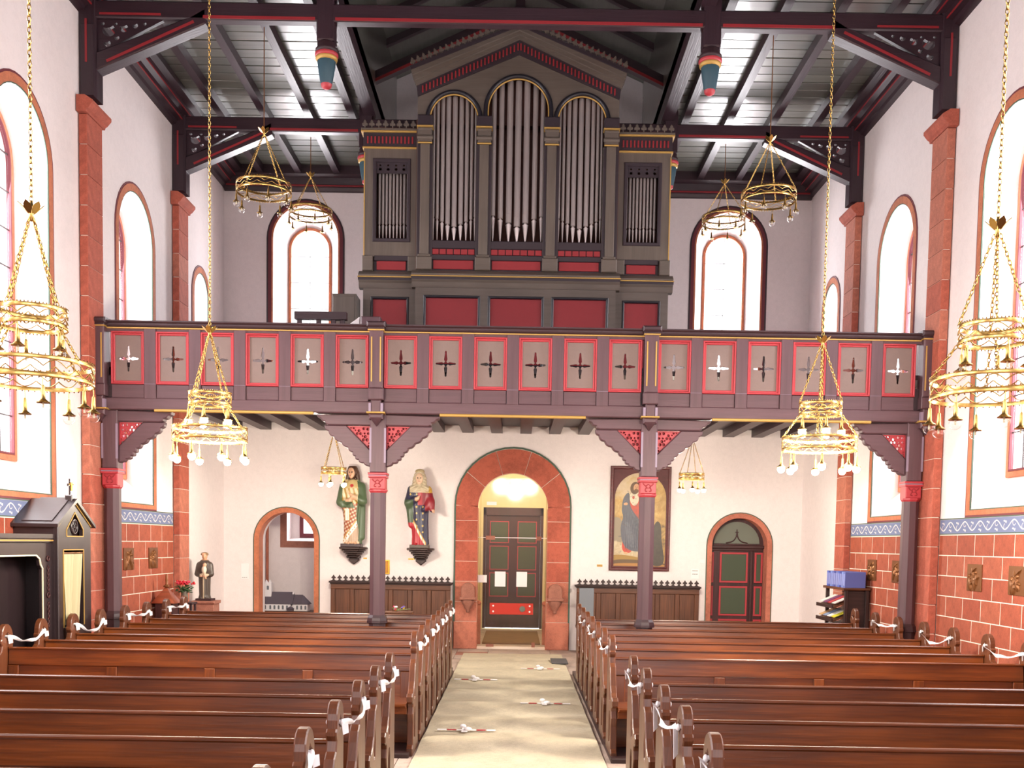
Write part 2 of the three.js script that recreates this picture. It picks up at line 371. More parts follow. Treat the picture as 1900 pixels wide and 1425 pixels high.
{ // front (choir) end behind the viewpoint, with two tall windows
  const o = struct('wall_front'), sh = poly([[-W - .5, -.3], [W + .5, -.3], [W + .5, 8.9], [2.6, 8.9], [2.6, 11.6], [-2.6, 11.6], [-2.6, 8.9], [-W - .5, 8.9]]);
  for (const x of [-2.9, 2.9]) sh.holes.push(hole(arch(1.5, 2.6, 6.4, x)));
  sh.holes.push(hole(circ(0, 4.75, 1.2, 40)));
  mesh('plaster_face', ex(sh, .5).translate(0, 0, ZF), M.plaster, o);
  for (const x of [-2.9, 2.9]) {
    const w = struct('window_' + ++winN);
    mesh('frame', ex(ringShape(arch(1.5, 2.6, 6.4, x), arch(1.36, 2.67, 6.4, x)), .06).translate(0, 0, ZF + .3), M.surround, w);
    archedPanes(1.36, 2.67, 6.4, 2, 4, w, (q) => q.translate(x, 0, ZF + .32));
    daylight(1.4, 4.2, x, 4.8, ZF + .62, x * .8, 2.6, -12, DAY_CHOIR);
  }
  const r = struct('window_' + ++winN), disc = poly(circ(0, 4.75, 1.21, 40)), lobes = [[0, 4.75, .38]];
  for (let k = 0; k < 8; k++) lobes.push([.8 * Math.sin(k * Math.PI / 4), 4.75 + .8 * Math.cos(k * Math.PI / 4), .29]);
  for (const [x, y, q] of lobes) disc.holes.push(hole(circ(x, y, q, 18)));
  mesh('tracery', ex(disc, .12).translate(0, 0, ZF + .2), M.sandL, r);
  for (const [x, y, q] of lobes) mesh('pane', new THREE.CylinderGeometry(q + .004, q + .004, .006, 18).rotateX(Math.PI / 2).translate(x, y, ZF + .26), M.pane, r);
  daylight(2.2, 2.2, 0, 4.75, ZF + .62, 0, 2.6, -12, DAY_ROSE);
}
// ---------- porch behind the portal ----------
{
  const o = struct('wall_porch'), zE = -22.9;
  const end = poly([[-1.2, -.3], [1.2, -.3], [1.2, 4.2], [-1.2, 4.2]]);
  end.holes.push(hole([[-.67, 0], [.67, 0], [.67, 2.72], [-.67, 2.72]]));
  mesh('end_wall', ex(end, .3).translate(0, 0, zE - .3), M.porch, o);
  for (const s of [-1, 1]) mesh('side_wall', B(s * .72, s * 1.2, -.3, 4.2, zE, ZB - .5), M.porch, o);
  mesh('vault', B(-1.2, 1.2, 3.9, 4.2, zE, ZB - .5), M.porch, o);
  // outer double doors: brown frames, green panels edged red
  const d = struct('door_' + ++doorN);
  mesh('door_frame', [B(-.67, -.61, .02, 2.72, zE - .16, zE - .02), B(.61, .67, .02, 2.72, zE - .16, zE - .02), B(-.67, .67, 2.55, 2.72, zE - .16, zE - .02)], M.doorB, d, 'y');
  for (const s of [-1, 1]) {
    const leaf = mesh('door_leaf', CB(s * .004, s * .608, .03, 2.55, zE - .13, zE - .08, .006), M.doorB, d, 'y');
    for (const [ya, yb] of [[.75, 1.25], [1.35, 1.85], [1.95, 2.4]]) {
      mesh('panel', CB(s * .11, s * .5, ya, yb, zE - .082, zE - .07, .004), M.doorG, leaf);
      mesh('panel_moulding', ex(ringShape([[s * .31 - .215, ya - .02], [s * .31 + .215, ya - .02], [s * .31 + .215, yb + .02], [s * .31 - .215, yb + .02]], [[s * .31 - .195, ya], [s * .31 + .195, ya], [s * .31 + .195, yb], [s * .31 - .195, yb]]), .016).translate(0, 0, zE - .082), M.red, leaf);
    }
  }
  mesh('astragal', B(-.02, .02, .03, 2.55, zE - .08, zE - .06), M.doorB, d, 'y');
  // glass doors in the portal
  const g = struct('door_' + ++doorN), zg = ZB - .2;
  mesh('glass_leaf', B(-.5, .5, .02, 2.02, zg, zg + .01), M.pane, g);
  for (const s of [-1, 1]) mesh('glass_side_light', B(s * .505, s * .628, .02, 2.02, zg, zg + .01), M.pane, g);
  mesh('glass_fanlight', ex(poly(arch(1.256, 2.04, 2.56)), .01).translate(0, 0, zg), M.pane, g);
  mesh('transom_bar', [B(-.628, .628, 2.022, 2.036, zg - .008, zg + .02)], M.white, g);
  mesh('patch_fitting', [CB(-.49, -.32, 1.985, 2.06, zg - .015, zg + .028), CB(.44, .53, 1.985, 2.06, zg - .015, zg + .028), CB(-.46, -.32, .02, .07, zg - .015, zg + .028), CB(.38, .44, .02, .11, zg - .015, zg + .028)], M.sandG, g);
  mesh('lock_plate', CB(-.628, -.46, 1.2, 1.34, zg - .006, zg + .022), M.white, g);
  const pl = mesh('red_plate', CB(-.40, .40, .62, .83, zg + .012, zg + .022, .004), mat('#c02a12', { roughness: 0.5 }), g);
  mesh('screw', [-.335, .335].flatMap((x) => [.675, .78].map((y) => new THREE.CylinderGeometry(.017, .017, .012, 12).rotateX(Math.PI / 2).translate(x, y, zg + .025))), M.white, pl);
  mesh('round_knob', new THREE.CylinderGeometry(.052, .055, .02, 18).rotateX(Math.PI / 2).translate(.2, .725, zg + .03), M.doorT, pl);
  for (const [x, y] of [[-.215, 1.27], [.18, 1.27]]) mesh('paper_notice', B(x - .098, x + .098, y - .138, y + .138, zg + .011, zg + .014), M.paper, g);
  mesh('small_notice', B(-.48, -.3, 2.62, 2.68, zg + .011, zg + .014), M.paper, g);
  const lp = thing('porch_lamp', 'round ceiling lamp inside the porch behind the portal', 'lamp', [0, 3.9, -20.7]);
  mesh('lamp_mount', lathe([[0, 0], [.07, 0], [.06, -.03], [.03, -.05], [0, -.05]], 16), M.brass, lp);
  mesh('lamp_globe', new THREE.SphereGeometry(.11, 18, 12).translate(0, -.15, 0), bulbLit, lp);
  const pL = new THREE.PointLight(new THREE.Color().setRGB(1, .9, .72), 8, 0, 2); pL.position.set(0, -.15, 0); pL.shadow.radius = 5; pL.castShadow = true; lp.add(pL);
  const mt = thing('door_mat', 'brown coir mat inside the porch behind the glass door', 'mat', [0, 0, -20.9]);
  mesh('mat_pile', CB(-.56, .56, -.012, .012, -1.5, 1.3, .006), mat('#7a5a3c', { roughness: 1, tx: 'carpet' }), mt);
  for (const s of [-1, 1]) {
    const h = thing('handrail_post', s < 0 ? 'short wooden rail post on the left inside the glass door' : 'short wooden rail post on the right inside the glass door', 'post', [s * .63, 0, -19.6]);
    mesh('shaft', CB(-.04, .04, -.012, .74, -.05, .05, .01), M.sandL, h, 'y'); mesh('knob', new THREE.SphereGeometry(.05, 12, 8).translate(0, .78, 0), M.sandL, h);
  }
}
{ // small room behind the left arch: grey walls, deep-set window
  const o = struct('wall_side_room'), zE = -20.7, c = -4.0;
  const end = poly([[c - 1.35, -.3], [c + 1.35, -.3], [c + 1.35, 3.4], [c - 1.35, 3.4]]);
  end.holes.push(hole([[-4.56, 1.90], [-3.6, 1.90], [-3.6, 2.9], [-4.56, 2.9]]));
  mesh('end_wall', ex(end, .5).translate(0, 0, zE - .5), M.plaster, o);
  for (const s of [-1, 1]) mesh('side_wall', B(c + s * 1.35, c + s * 1.15, -.3, 3.4, zE, ZB - .5), M.plaster, o);
  mesh('side_room_ceiling', B(c - 1.35, c + 1.35, 3.3, 3.45, zE - .5, ZB - .5), M.plaster, o);
  mesh('pipe', rod([-4.93, 0, -20.6], [-4.93, 3.3, -20.6], .03), M.sandL, o);
  const w = struct('window_' + ++winN), R = (e) => [[-4.56 - e, 1.90 - e], [-3.6 + e, 1.90 - e], [-3.6 + e, 2.9 + e], [-4.56 - e, 2.9 + e]];
  mesh('surround', ex(ringShape(R(.13), R(0)), .015).translate(0, 0, zE), M.sandG, w);
  mesh('sill', alongX([[zE, 1.895], [zE, 1.905], [zE - .44, 1.97], [zE - .5, 1.97], [zE - .5, 1.895]], -4.559, -3.601), M.plaster, w);
  mesh('frame', ex(ringShape([[-4.39, 1.97], [-3.61, 1.97], [-3.61, 2.88], [-4.39, 2.88]], [[-4.31, 2.06], [-3.72, 2.06], [-3.72, 2.8], [-4.31, 2.8]]), .05, .008).translate(0, 0, zE - .46), M.maroon, w);
  mesh('outer_wall', B(-4.57, -4.39, 1.9, 2.9, zE - .48, zE - .44), M.plaster, w);
  mesh('pane', B(-4.31, -3.72, 2.06, 2.8, zE - .44, zE - .434), M.pane, w);
  daylight(.56, .74, -4.0, 2.43, zE - .62, -4, 1.5, -18, DAY_BACK * .6);
}
{ // right door: recessed, two leaves with green panels edged red, green-grey tympanum with an ogee
  const d = struct('door_' + ++doorN), z = ZB - .26, cx = 4.12;
  mesh('backing', ex(poly(arch(1.0, 0, 1.95, cx)), .04).translate(0, 0, z - .06), M.doorB, d, 'y');
  mesh('tympanum', ex(poly(arch(.84, 1.99, 1.99, cx, 20, .40)), .014).translate(0, 0, z - .02), M.doorT, d);
  mesh('lintel', [CB(cx - .5, cx + .5, 1.90, 1.96, z - .03, z + .05, .01), CB(cx - .47, cx + .47, 1.86, 1.90, z - .03, z + .02, .008)], M.doorB, d);
  const og = []; for (const s of [-1, 1]) og.push(tube([[cx + s * .2, 2.0, z], [cx + s * .08, 2.03, z], [cx + s * .02, 2.1, z], [cx, 2.2, z]], .011, 10, 5));
  og.push(B(cx - .03, cx + .03, 2.19, 2.205, z - .01, z + .01), B(cx - .008, cx + .008, 2.18, 2.25, z - .01, z + .01));
  mesh('ogee_ornament', og, M.doorB, d);
  for (const [x0, x1] of [[3.6, 3.71], [3.82, 4.34], [4.46, 4.65]]) for (const [y0, y1] of [[1.27, 1.83], [.66, 1.21], [.12, .6]]) {
    const a = Math.max(x0, 3.63), b = Math.min(x1, 4.61);
    const p = mesh('panel', CB(a + .035, b - .035, y0 + .035, y1 - .035, z - .02, z + .0, .004), M.doorG, d);
    mesh('panel_moulding', ex(ringShape([[a, y0], [b, y0], [b, y1], [a, y1]], [[a + .035, y0 + .035], [b - .035, y0 + .035], [b - .035, y1 - .035], [a + .035, y1 - .035]]), .022, .004).translate(0, 0, z - .02), M.red, p);
  }
  mesh('meeting_stile', CB(4.375, 4.425, .02, 1.86, z - .02, z + .02, .008), M.doorB, d, 'y');
}

// ---------- ceiling: flat boarded sides on joists, raised and pitched middle ----------
const ce = struct('ceiling');
{
  const boards = [M.ceilA, M.ceilB, M.ceilC], bw = .238, gs = [0, 1].map((k) => CB(-(W - CHEEK) / 2, (W - CHEEK) / 2, -.012, .012, -bw / 2 + .009, bw / 2 - .009, .004));
  for (const s of [-1, 1]) for (let z = ZF, i = 0; z > ZB; z -= bw, i++) {
    const m = mesh('ceiling_board', gs[i % 2], boards[Math.floor(rnd() * 3)], ce); m.position.set(s * (W + CHEEK) / 2, YC + rr(-.002, .002), z - bw / 2);
  }
  for (const s of [-1, 1]) {
    mesh('ceiling_backing', B(s * CHEEK, s * (W + .5), YC + .02, YC + .25, ZF + .5, ZB - .5), M.truss, ce);
    for (const x of [2.53, 3.19, 3.86, 4.53]) mesh('joist', CB(s * x - .055, s * x + .055, YC - .15, YC - .012, ZF, ZB, .012), M.truss, ce, 'z');
    mesh('cheek_wall', B(s * CHEEK, s * (CHEEK + .1), YC - .14, 10.3, ZF, ZB), M.ceilC, ce, 'z');
    mesh('edge_beam', CB(s * (CHEEK - .02), s * (CHEEK + .16), YC - .18, YC + .02, ZF, ZB, .015), M.truss, ce, 'z');
    mesh('roof_slope', alongZ(s > 0 ? [[CHEEK + .1, 10.02], [CHEEK + .1, 10.14], [-.02, 11.14], [0, 11.02]] : [[-CHEEK - .1, 10.02], [0, 11.02], [.02, 11.14], [-CHEEK - .1, 10.14]], ZB, ZF), M.ceilC, ce, 'z');
    for (let z = -18; z < ZF; z += .82) mesh('rafter', bar([s * (CHEEK + .02), 10.0, z], [0, 10.99, z], .09, .1), M.truss, ce);
  }
  // wall cornices (stepped mouldings with red fillets)
  for (const s of [-1, 1]) {
    const o = struct('trim_' + ++trimN);
    const pr = [[W, 8.14], [W - .07, 8.16], [W - .09, 8.2], [W - .16, 8.22], [W - .18, 8.28], [W - .25, 8.31], [W - .27, 8.37], [W - .36, 8.4], [W - .36, 8.488], [W, 8.488]].map((a) => [s * a[0], a[1]]);
    mesh('cornice', alongZ(s > 0 ? pr.reverse() : pr, ZB, ZF), M.truss, o, 'z');
    mesh('red_fillet', [[.155, 8.222, 8.235], [.245, 8.312, 8.325]].map(([d, a, b]) => B(s * (W - d + .02), s * (W - d - .012), a - .004, b, ZB, ZF)), M.redDeep, o, 'z');
  }
  const o = struct('trim_' + ++trimN);
  for (const s of [-1, 1]) {
    mesh('cornice', alongX([[ZB, 8.09], [ZB + .05, 8.1], [ZB + .07, 8.15], [ZB + .12, 8.19], [ZB + .14, 8.3], [ZB + .22, 8.34], [ZB + .22, 8.488], [ZB, 8.488]].reverse(), Math.min(s * CHEEK, s * (W - .02)), Math.max(s * CHEEK, s * (W - .02))), M.truss, o);
    mesh('red_fillet', B(s * CHEEK, s * (W - .05), 8.165, 8.182, ZB + .05, ZB + .125), M.redDeep, o);
  }
}
// ---------- pilasters, each of single stone blocks ----------
const PILZ = [-12.5, -15.82, -9.2, -5.9, -2.6];
const pilNear = ['by the front of the gallery', 'behind the gallery near the end wall', 'at the middle of the nave', 'near the front pews', 'nearest the choir'];
for (const s of [-1, 1]) PILZ.forEach((z, n) => {
  const o = thing('stone_pilaster', `red sandstone pilaster ${pilNear[n]} on the ${s < 0 ? 'left' : 'right'} wall`, 'pilaster', [s * (W - .013), 0, z - .225], 'wall pilasters');
  mesh('joint_core', B(.012 * -s, -s * .09, 0, 6.94, -.215, .215), M.mortar, o);
  const g = CB(0, -s * .1, 0, .347, -.225, .225, .006), vs = [M.sand, M.sand, M.sandL];
  for (let k = 0, y = 6.948; y > .36; k++, y -= .3555) mesh('stone_block', g, vs[Math.floor(rnd() * 3)], o).position.y = y - .351;
  mesh('stone_block', CB(0, -s * .12, 0, .19, -.24, .24, .01), M.sand, o);
  const p = [[0, 6.95], [.11, 6.95], [.115, 6.975], [.14, 6.99], [.19, 7.05], [.19, 7.085], [.1, 7.14], [0, 7.14]].map((a) => [-s * a[0], a[1]]);
  mesh('capital', alongZ(s < 0 ? p : p.reverse(), -.29, .29), M.sand, o);
});
// ---------- roof trusses ----------
function carvedSpandrel(s, w, h, t) {        // triangle (0,0) (w,0) (0,-h), pierced with scrolls
  const sh = poly([[0, 0], [0, -h], [w, 0]]);
  const hs = [[.13, -.13, .075], [.3, -.1, .05], [.11, -.29, .04], [.43, -.07, .032], [.22, -.22, .028], [.54, -.045, .02], [.06, -.05, .02], [.21, -.05, .018]];
  for (const [x, y, r] of hs) { const a = circ(x, y, r, 14), cut = []; a.forEach((q, i) => cut.push(i > 2 && i < 6 ? [x + (q[0] - x) * .45, y + (q[1] - y) * .45] : q)); sh.holes.push(hole(cut.map((q) => [q[0] * w / .75, q[1] * h / .42]))); }
  const g = ex(sh, t).translate(0, 0, -t / 2); return s < 0 ? g : mirrorX(g);
}
const TRZ = [-12.65, -15.95, -9.35, -6.05, -2.75];
const trName = ['above the front of the gallery', 'behind the top of the organ', 'above the middle pews', 'above the front pews', 'nearest the choir'];
TRZ.forEach((z, n) => {
  const o = thing('roof_truss', `dark timber roof truss with red edges ${trName[n]}`, 'truss', [0, 0, z], 'roof trusses');
  mesh('tie_beam', CB(-5.05, 5.05, 8.075, 8.28, -.04, .1, .016), M.truss, o);
  mesh('tie_red_edge', [[-3.75, -2.42], [-2.18, 2.18], [2.42, 3.75]].map(([a, b]) => B(a, b, 8.086, 8.12, .097, .106)), M.redDeep, o);
  for (const s of [-1, 1]) {
    mesh('wall_post', [CB(s * 5.23, s * 5.02, 7.14, 8.36, -.11, .11, .02), CB(s * 5.2, s * 5.04, 7.16, 8.0, -.09, .125, .01)], M.truss, o, 'y');
    const q = mesh('queen_post', CB(s * 2.3 - .105, s * 2.3 + .105, 7.86, 10.05, -.105, .105, .018), M.truss, o, 'y');
    const pd = (g) => g.translate(s * 2.3, 0, 0);
    mesh('pendant_ring', [pd(lathe([[.0, 7.88], [.09, 7.88], [.115, 7.85], [.11, 7.82], [.135, 7.79], [.14, 7.74], [.0, 7.73]], 16))], M.galDark, q);
    mesh('pendant_red_band', pd(lathe([[.139, 7.74], [.142, 7.72], [.132, 7.70], [.1, 7.69]], 16)), M.red, q);
    mesh('pendant_gold_band', pd(lathe([[.128, 7.70], [.134, 7.685], [.124, 7.66], [.1, 7.655]], 16)), M.goldPaint, q);
    mesh('pendant_cup', pd(lathe([[.1, 7.665], [.112, 7.65], [.1, 7.55], [.072, 7.40], [.066, 7.385]], 12)), M.teal, q);
    mesh('pendant_tip', pd(lathe([[.068, 7.39], [.06, 7.355], [.03, 7.335], [0, 7.33]], 12)), M.red, q);
    // diagonal brace, spandrel
    const p0 = [s * 5.03, 7.52], p1 = [s * 3.72, 8.12], nx = .6 / 1.44, ny = 1.31 / 1.44, t = .19;
    const br = poly([[p0[0], p0[1] - .05], [p1[0], p1[1] - .09], [p1[0], p1[1] + .09], [p1[0] + s * .2, 8.1], [p0[0], p0[1] + .16]]);
    mesh('brace', ex(br, .2, .015).translate(0, 0, -.1), M.truss, o);
    mesh('brace_red_edge', bar([s * 4.9, 7.575, .101], [s * 3.86, 8.047, .101], .008, .032), M.redDeep, o);
    mesh('carved_spandrel', carvedSpandrel(s, .78, .40, .05).translate(s * 5.02, 8.075, .03), M.truss, o);
    mesh('spandrel_red_edge', [B(s * 4.98, s * 4.25, 8.11, 8.135, .098, .106), B(s * 5.145, s * 5.12, 7.55, 8.05, .12, .13)], M.redDeep, o);
    // upper raking member
    mesh('raking_strut', ex(poly([[s * 2.21, 8.83], [0, 9.85], [0, 10.0], [s * 2.21, 8.98]]), .14).translate(0, 0, -.07), M.truss, o);
    mesh('strut_red_edge', bar([s * 2.19, 8.85, .072], [s * .02, 9.855, .072], .008, .04), M.redDeep, o);
  }
  mesh('king_post', CB(-.07, .07, 9.8, 11.0, -.07, .07, .012), M.truss, o, 'y');
});
// ---------- organ gallery ----------
const GZ = -12.75;
function crossHole(cx, cy) {           // pierced four-armed star
  const q = (L, sx) => [[.008 * sx, .026], [.022 * sx, .05], [.0115 * sx, L - .03], [.0125 * sx, L - .014], [.006 * sx, L]];
  const arm = (L, rot) => { const a = [...q(L, 1), ...q(L, -1).reverse()]; const c = Math.cos(rot), s = Math.sin(rot); return a.map(([x, y]) => [cx + x * c - y * s, cy + x * s + y * c]); };
  return [...arm(.158, 0), ...arm(.125, Math.PI / 2), ...arm(.158, Math.PI), ...arm(.125, -Math.PI / 2)];
}
{
  const o = thing('gallery', 'dark timber organ gallery with grey pierced panels framed in red', 'gallery', [0, 0, GZ]);
  mesh('floor_boards', B(-W, W, 4.03, 4.09, -.1, ZB - GZ), M.galDark, o, 'z');
  for (let x = -4.99; x < 5.1; x += .52) mesh('joist', CB(x - .1, x + .1, 3.9, 4.03, -.2, ZB - GZ, .01), M.galDark, o, 'z');
  mesh('bottom_beam', CB(-5.2, 5.2, 3.50, 3.645, -.24, 0, .012), M.gal, o);
  mesh('inner_beam', B(-5.2, 5.2, 3.645, 3.92, -.24, -.06), M.galDark, o);
  for (const [a, b] of [[-4.42, -2.46], [-.9, .9], [2.46, 4.42]]) mesh('gold_roll', rod([a, 3.492, -.005], [b, 3.492, -.005], .019, .019, 10), M.goldPaint, o);
  mesh('cap_rail', alongX([[-.16, 4.50], [-.012, 4.50], [.01, 4.515], [.02, 4.53], [.02, 4.545], [.05, 4.56], [.05, 4.575], [-.16, 4.59]].reverse(), -5.18, 5.18), M.galDark, o);
  mesh('gold_line', B(-5.0, 5.0, 4.484, 4.498, -.02, .008), M.goldPaint, o);
  const P = .553, pw = .408, py0 = 3.81, py1 = 4.452;
  const pan = ringShape([[-.165, py0 + .045], [.165, py0 + .045], [.165, py1 - .045], [-.165, py1 - .045]], crossHole(0, 4.125));
  const pg = ex(pan, .018).translate(0, 0, -.055);
  const fr = []; {           // mitred red moulding, hollow towards the panel
    const R = (e) => [[-pw / 2 + e, py0 + e], [pw / 2 - e, py0 + e], [pw / 2 - e, py1 - e], [-pw / 2 + e, py1 - e]];
    fr.push(ex(ringShape(R(0), R(.02)), .045, .006).translate(0, 0, -.042), ex(ringShape(R(.018), R(.044)), .03, .006).translate(0, 0, -.05));
  }
  const fg = join(fr);
  const stile = CB(-.0725, .0725, 3.632, 4.485, -.06, .004, .006), apron = CB(-.2, .2, 3.645, 3.806, -.06, -.014, .004);
  const jn = B(-.0725, .0725, 3.812, 3.815, .003, .006);
  for (const x0 of [-4.955, -1.594, 1.774]) for (let i = 0; i < 6; i++) {
    const x = x0 + pw / 2 + i * P;
    const p = mesh('panel', pg, M.galPanel, o); p.position.x = x;
    mesh('panel_moulding', fg, M.red, p);
    mesh('apron_board', apron, M.gal, o).position.x = x;
    if (i < 5) { mesh('stile', stile, M.gal, o, 'y').position.x = x + P / 2; mesh('stile_joint', jn, M.lilac, o).position.x = x + P / 2; }
  }
  mesh('top_rail', B(-5.1, 5.1, 4.45, 4.51, -.06, -.02), M.gal, o);
  for (const x of [-5.1, -1.684, 1.69, 5.1]) {
    const p = mesh('newel', [CB(-.085, .085, 3.80, 4.6, -.12, .06, .012), CB(-.095, .095, 3.66, 3.80, -.12, .07, .01), CB(-.06, .06, 3.5, 3.66, -.12, .055, .012)], M.gal, o, 'y'); p.position.x = x;
    mesh('newel_cap', [CB(-.1, .1, 4.51, 4.535, -.17, .085, .008), CB(-.115, .115, 4.535, 4.605, -.18, .1, .02)], M.galDark, p);
    mesh('newel_gold', [B(-.1, .1, 4.496, 4.512, -.05, .078), B(-.062, -.046, 3.88, 4.42, .05, .066), B(.046, .062, 3.88, 4.42, .05, .066)], M.goldPaint, p);
    mesh('newel_chamfer', [B(-.088, -.058, 3.515, 3.62, .0, .056), B(.058, .088, 3.515, 3.62, .0, .056)], M.lilac, p);
    mesh('newel_gold_ring', CB(-.112, .112, 3.495, 3.515, -.1, .082, .006), M.goldPaint, p);
    mesh('newel_drop', [CB(-.085, .085, 3.425, 3.495, -.1, .06, .02), new THREE.ConeGeometry(.09, .09, 4, 1).rotateX(Math.PI).rotateY(Math.PI / 4).translate(0, 3.385, -.02)], M.gal, p);
  }
}
function octa(r0, r1, y0, y1) { return toCreasedNormals(new THREE.CylinderGeometry(r1 / Math.cos(Math.PI / 8), r0 / Math.cos(Math.PI / 8), y1 - y0, 8).rotateY(Math.PI / 8).translate(0, (y0 + y1) / 2, 0), .3); }
function bracket() {                // to +x of the column: brace with scalloped edge, cushion beam, pierced spandrel
  const low = [[.095, 2.85]]; const n = 9;
  for (let i = 0; i < n; i++) {
    const t = i / n, t2 = (i + 1) / n, cx = (u) => .095 + .56 * u + .03 * Math.sin(u * 9), cy = (u) => 2.86 + .5 * u - .055 * Math.sin(u * Math.PI);
    for (let k = 1; k <= 4; k++) { const u = t + (t2 - t) * k / 4, b = .018 * Math.sin(k / 4 * Math.PI); low.push([cx(u) + b * .7, cy(u) - b * .7]); }
  }
  const brace = poly([...low, [.40, 3.36], [.095, 3.055]]);
  const beamEnd = poly([[.0, 3.36], [.62, 3.36], [.655, 3.375], [.66, 3.40], [.70, 3.41], [.72, 3.44], [.755, 3.455], [.765, 3.485], [0, 3.50]]);
  const tri = poly([[.1, 3.352], [.1, 3.06], [.398, 3.352]]);
  const tri3 = (x, y, r, a) => { for (let k = 0; k < 3; k++) { const q = a + k * 2.094; tri.holes.push(hole(circ(x + r * Math.cos(q), y + r * Math.sin(q), r * .72, 9))); } };
  tri3(.165, 3.20, .026, 1.57); tri3(.245, 3.275, .024, 1.57);
  for (const [x, y, r] of [[.125, 3.11, .012], [.13, 3.265, .014], [.135, 3.32, .017], [.185, 3.325, .016], [.31, 3.33, .013], [.345, 3.335, .008], [.175, 3.265, .011], [.2, 3.235, .009], [.118, 3.145, .008], [.29, 3.305, .008]]) tri.holes.push(hole(circ(x, y, r, 9)));
  return { brace: ex(brace, .11, .012).translate(0, 0, -.055), beam: ex(beamEnd, .15, .012).translate(0, 0, -.075), tri: ex(tri, .035, .003).translate(0, 0, -.02), tback: ex(poly([[.1, 3.352], [.1, 3.06], [.398, 3.352]]), .01).translate(0, 0, -.034), edge: join([B(.1, .112, 3.06, 3.352, .0, .03), B(.1, .395, 3.34, 3.354, .0, .03)]) };
}
const BR = bracket(), BL = Object.fromEntries(Object.entries(BR).map(([k, g]) => [k, mirrorX(g)]));
[[-5.0, 'left gallery column against the wall beside the tall window'], [-1.67, 'gallery column standing between the two wall statues'], [1.70, 'gallery column standing in front of the framed painting'], [5.0, 'right gallery column against the wall beside the tall window']].forEach(([x, lab], n) => {
  const o = thing('gallery_column', 'octagonal brown ' + lab, 'column', [x, 0, GZ - .15], 'gallery columns');
  mesh('shaft', octa(.093, .093, 1.0, 2.53), M.gal, o, 'y');
  mesh('base', [octa(.124, .124, 0, .12), octa(.1, .1, .12, .9), octa(.124, .124, .90, .93), octa(.12, .115, .93, .965), octa(.115, .095, .965, 1.0)], M.galDark, o, 'y');
  const c = mesh('capital', [octa(.095, .105, 2.53, 2.55), octa(.112, .112, 2.55, 2.57), CB(-.098, .098, 2.57, 2.72, -.098, .098, .01), CB(-.112, .112, 2.715, 2.74, -.112, .112, .006), CB(-.118, .118, 2.752, 2.778, -.118, .118, .006)], M.red, o);
  mesh('capital_groove', CB(-.108, .108, 2.738, 2.754, -.108, .108, .003), M.lilac, c);
  const leaf = []; for (const s of [-1, 1]) leaf.push(tube([[s * .065, 2.70, .1], [s * .045, 2.675, .1], [s * .02, 2.66, .1], [s * .04, 2.61, .1], [s * .012, 2.60, .1]], .007, 12, 5), tube([[0, 2.69, .1], [s * .03, 2.66, .1], [s * .005, 2.64, .1]], .006, 8, 5));
  leaf.push(B(-.07, .07, 2.698, 2.706, .09, .104));
  mesh('carved_leaf', leaf, M.redDeep, c);
  mesh('upper_post', [CB(-.098, .098, 2.778, 3.5, -.098, .098, .012)], M.gal, o, 'y');
  mesh('post_chamfers', [-1, 1].map((s) => B(s * .102, s * .078, 2.9, 3.33, .08, .101)), M.lilac, o, 'y');
  for (const [S, ok] of [[BR, n < 3], [BL, n > 0]]) if (ok) {
    mesh('brace', S.brace, M.gal, o); mesh('cushion_beam', S.beam, M.gal, o);
    const t = mesh('pierced_spandrel', S.tri, M.red, o); mesh('spandrel_fillet', S.edge, M.red, t);
    if (n === 1 || n === 2) mesh('spandrel_back', S.tback, M.redDeep, t);
  }
});
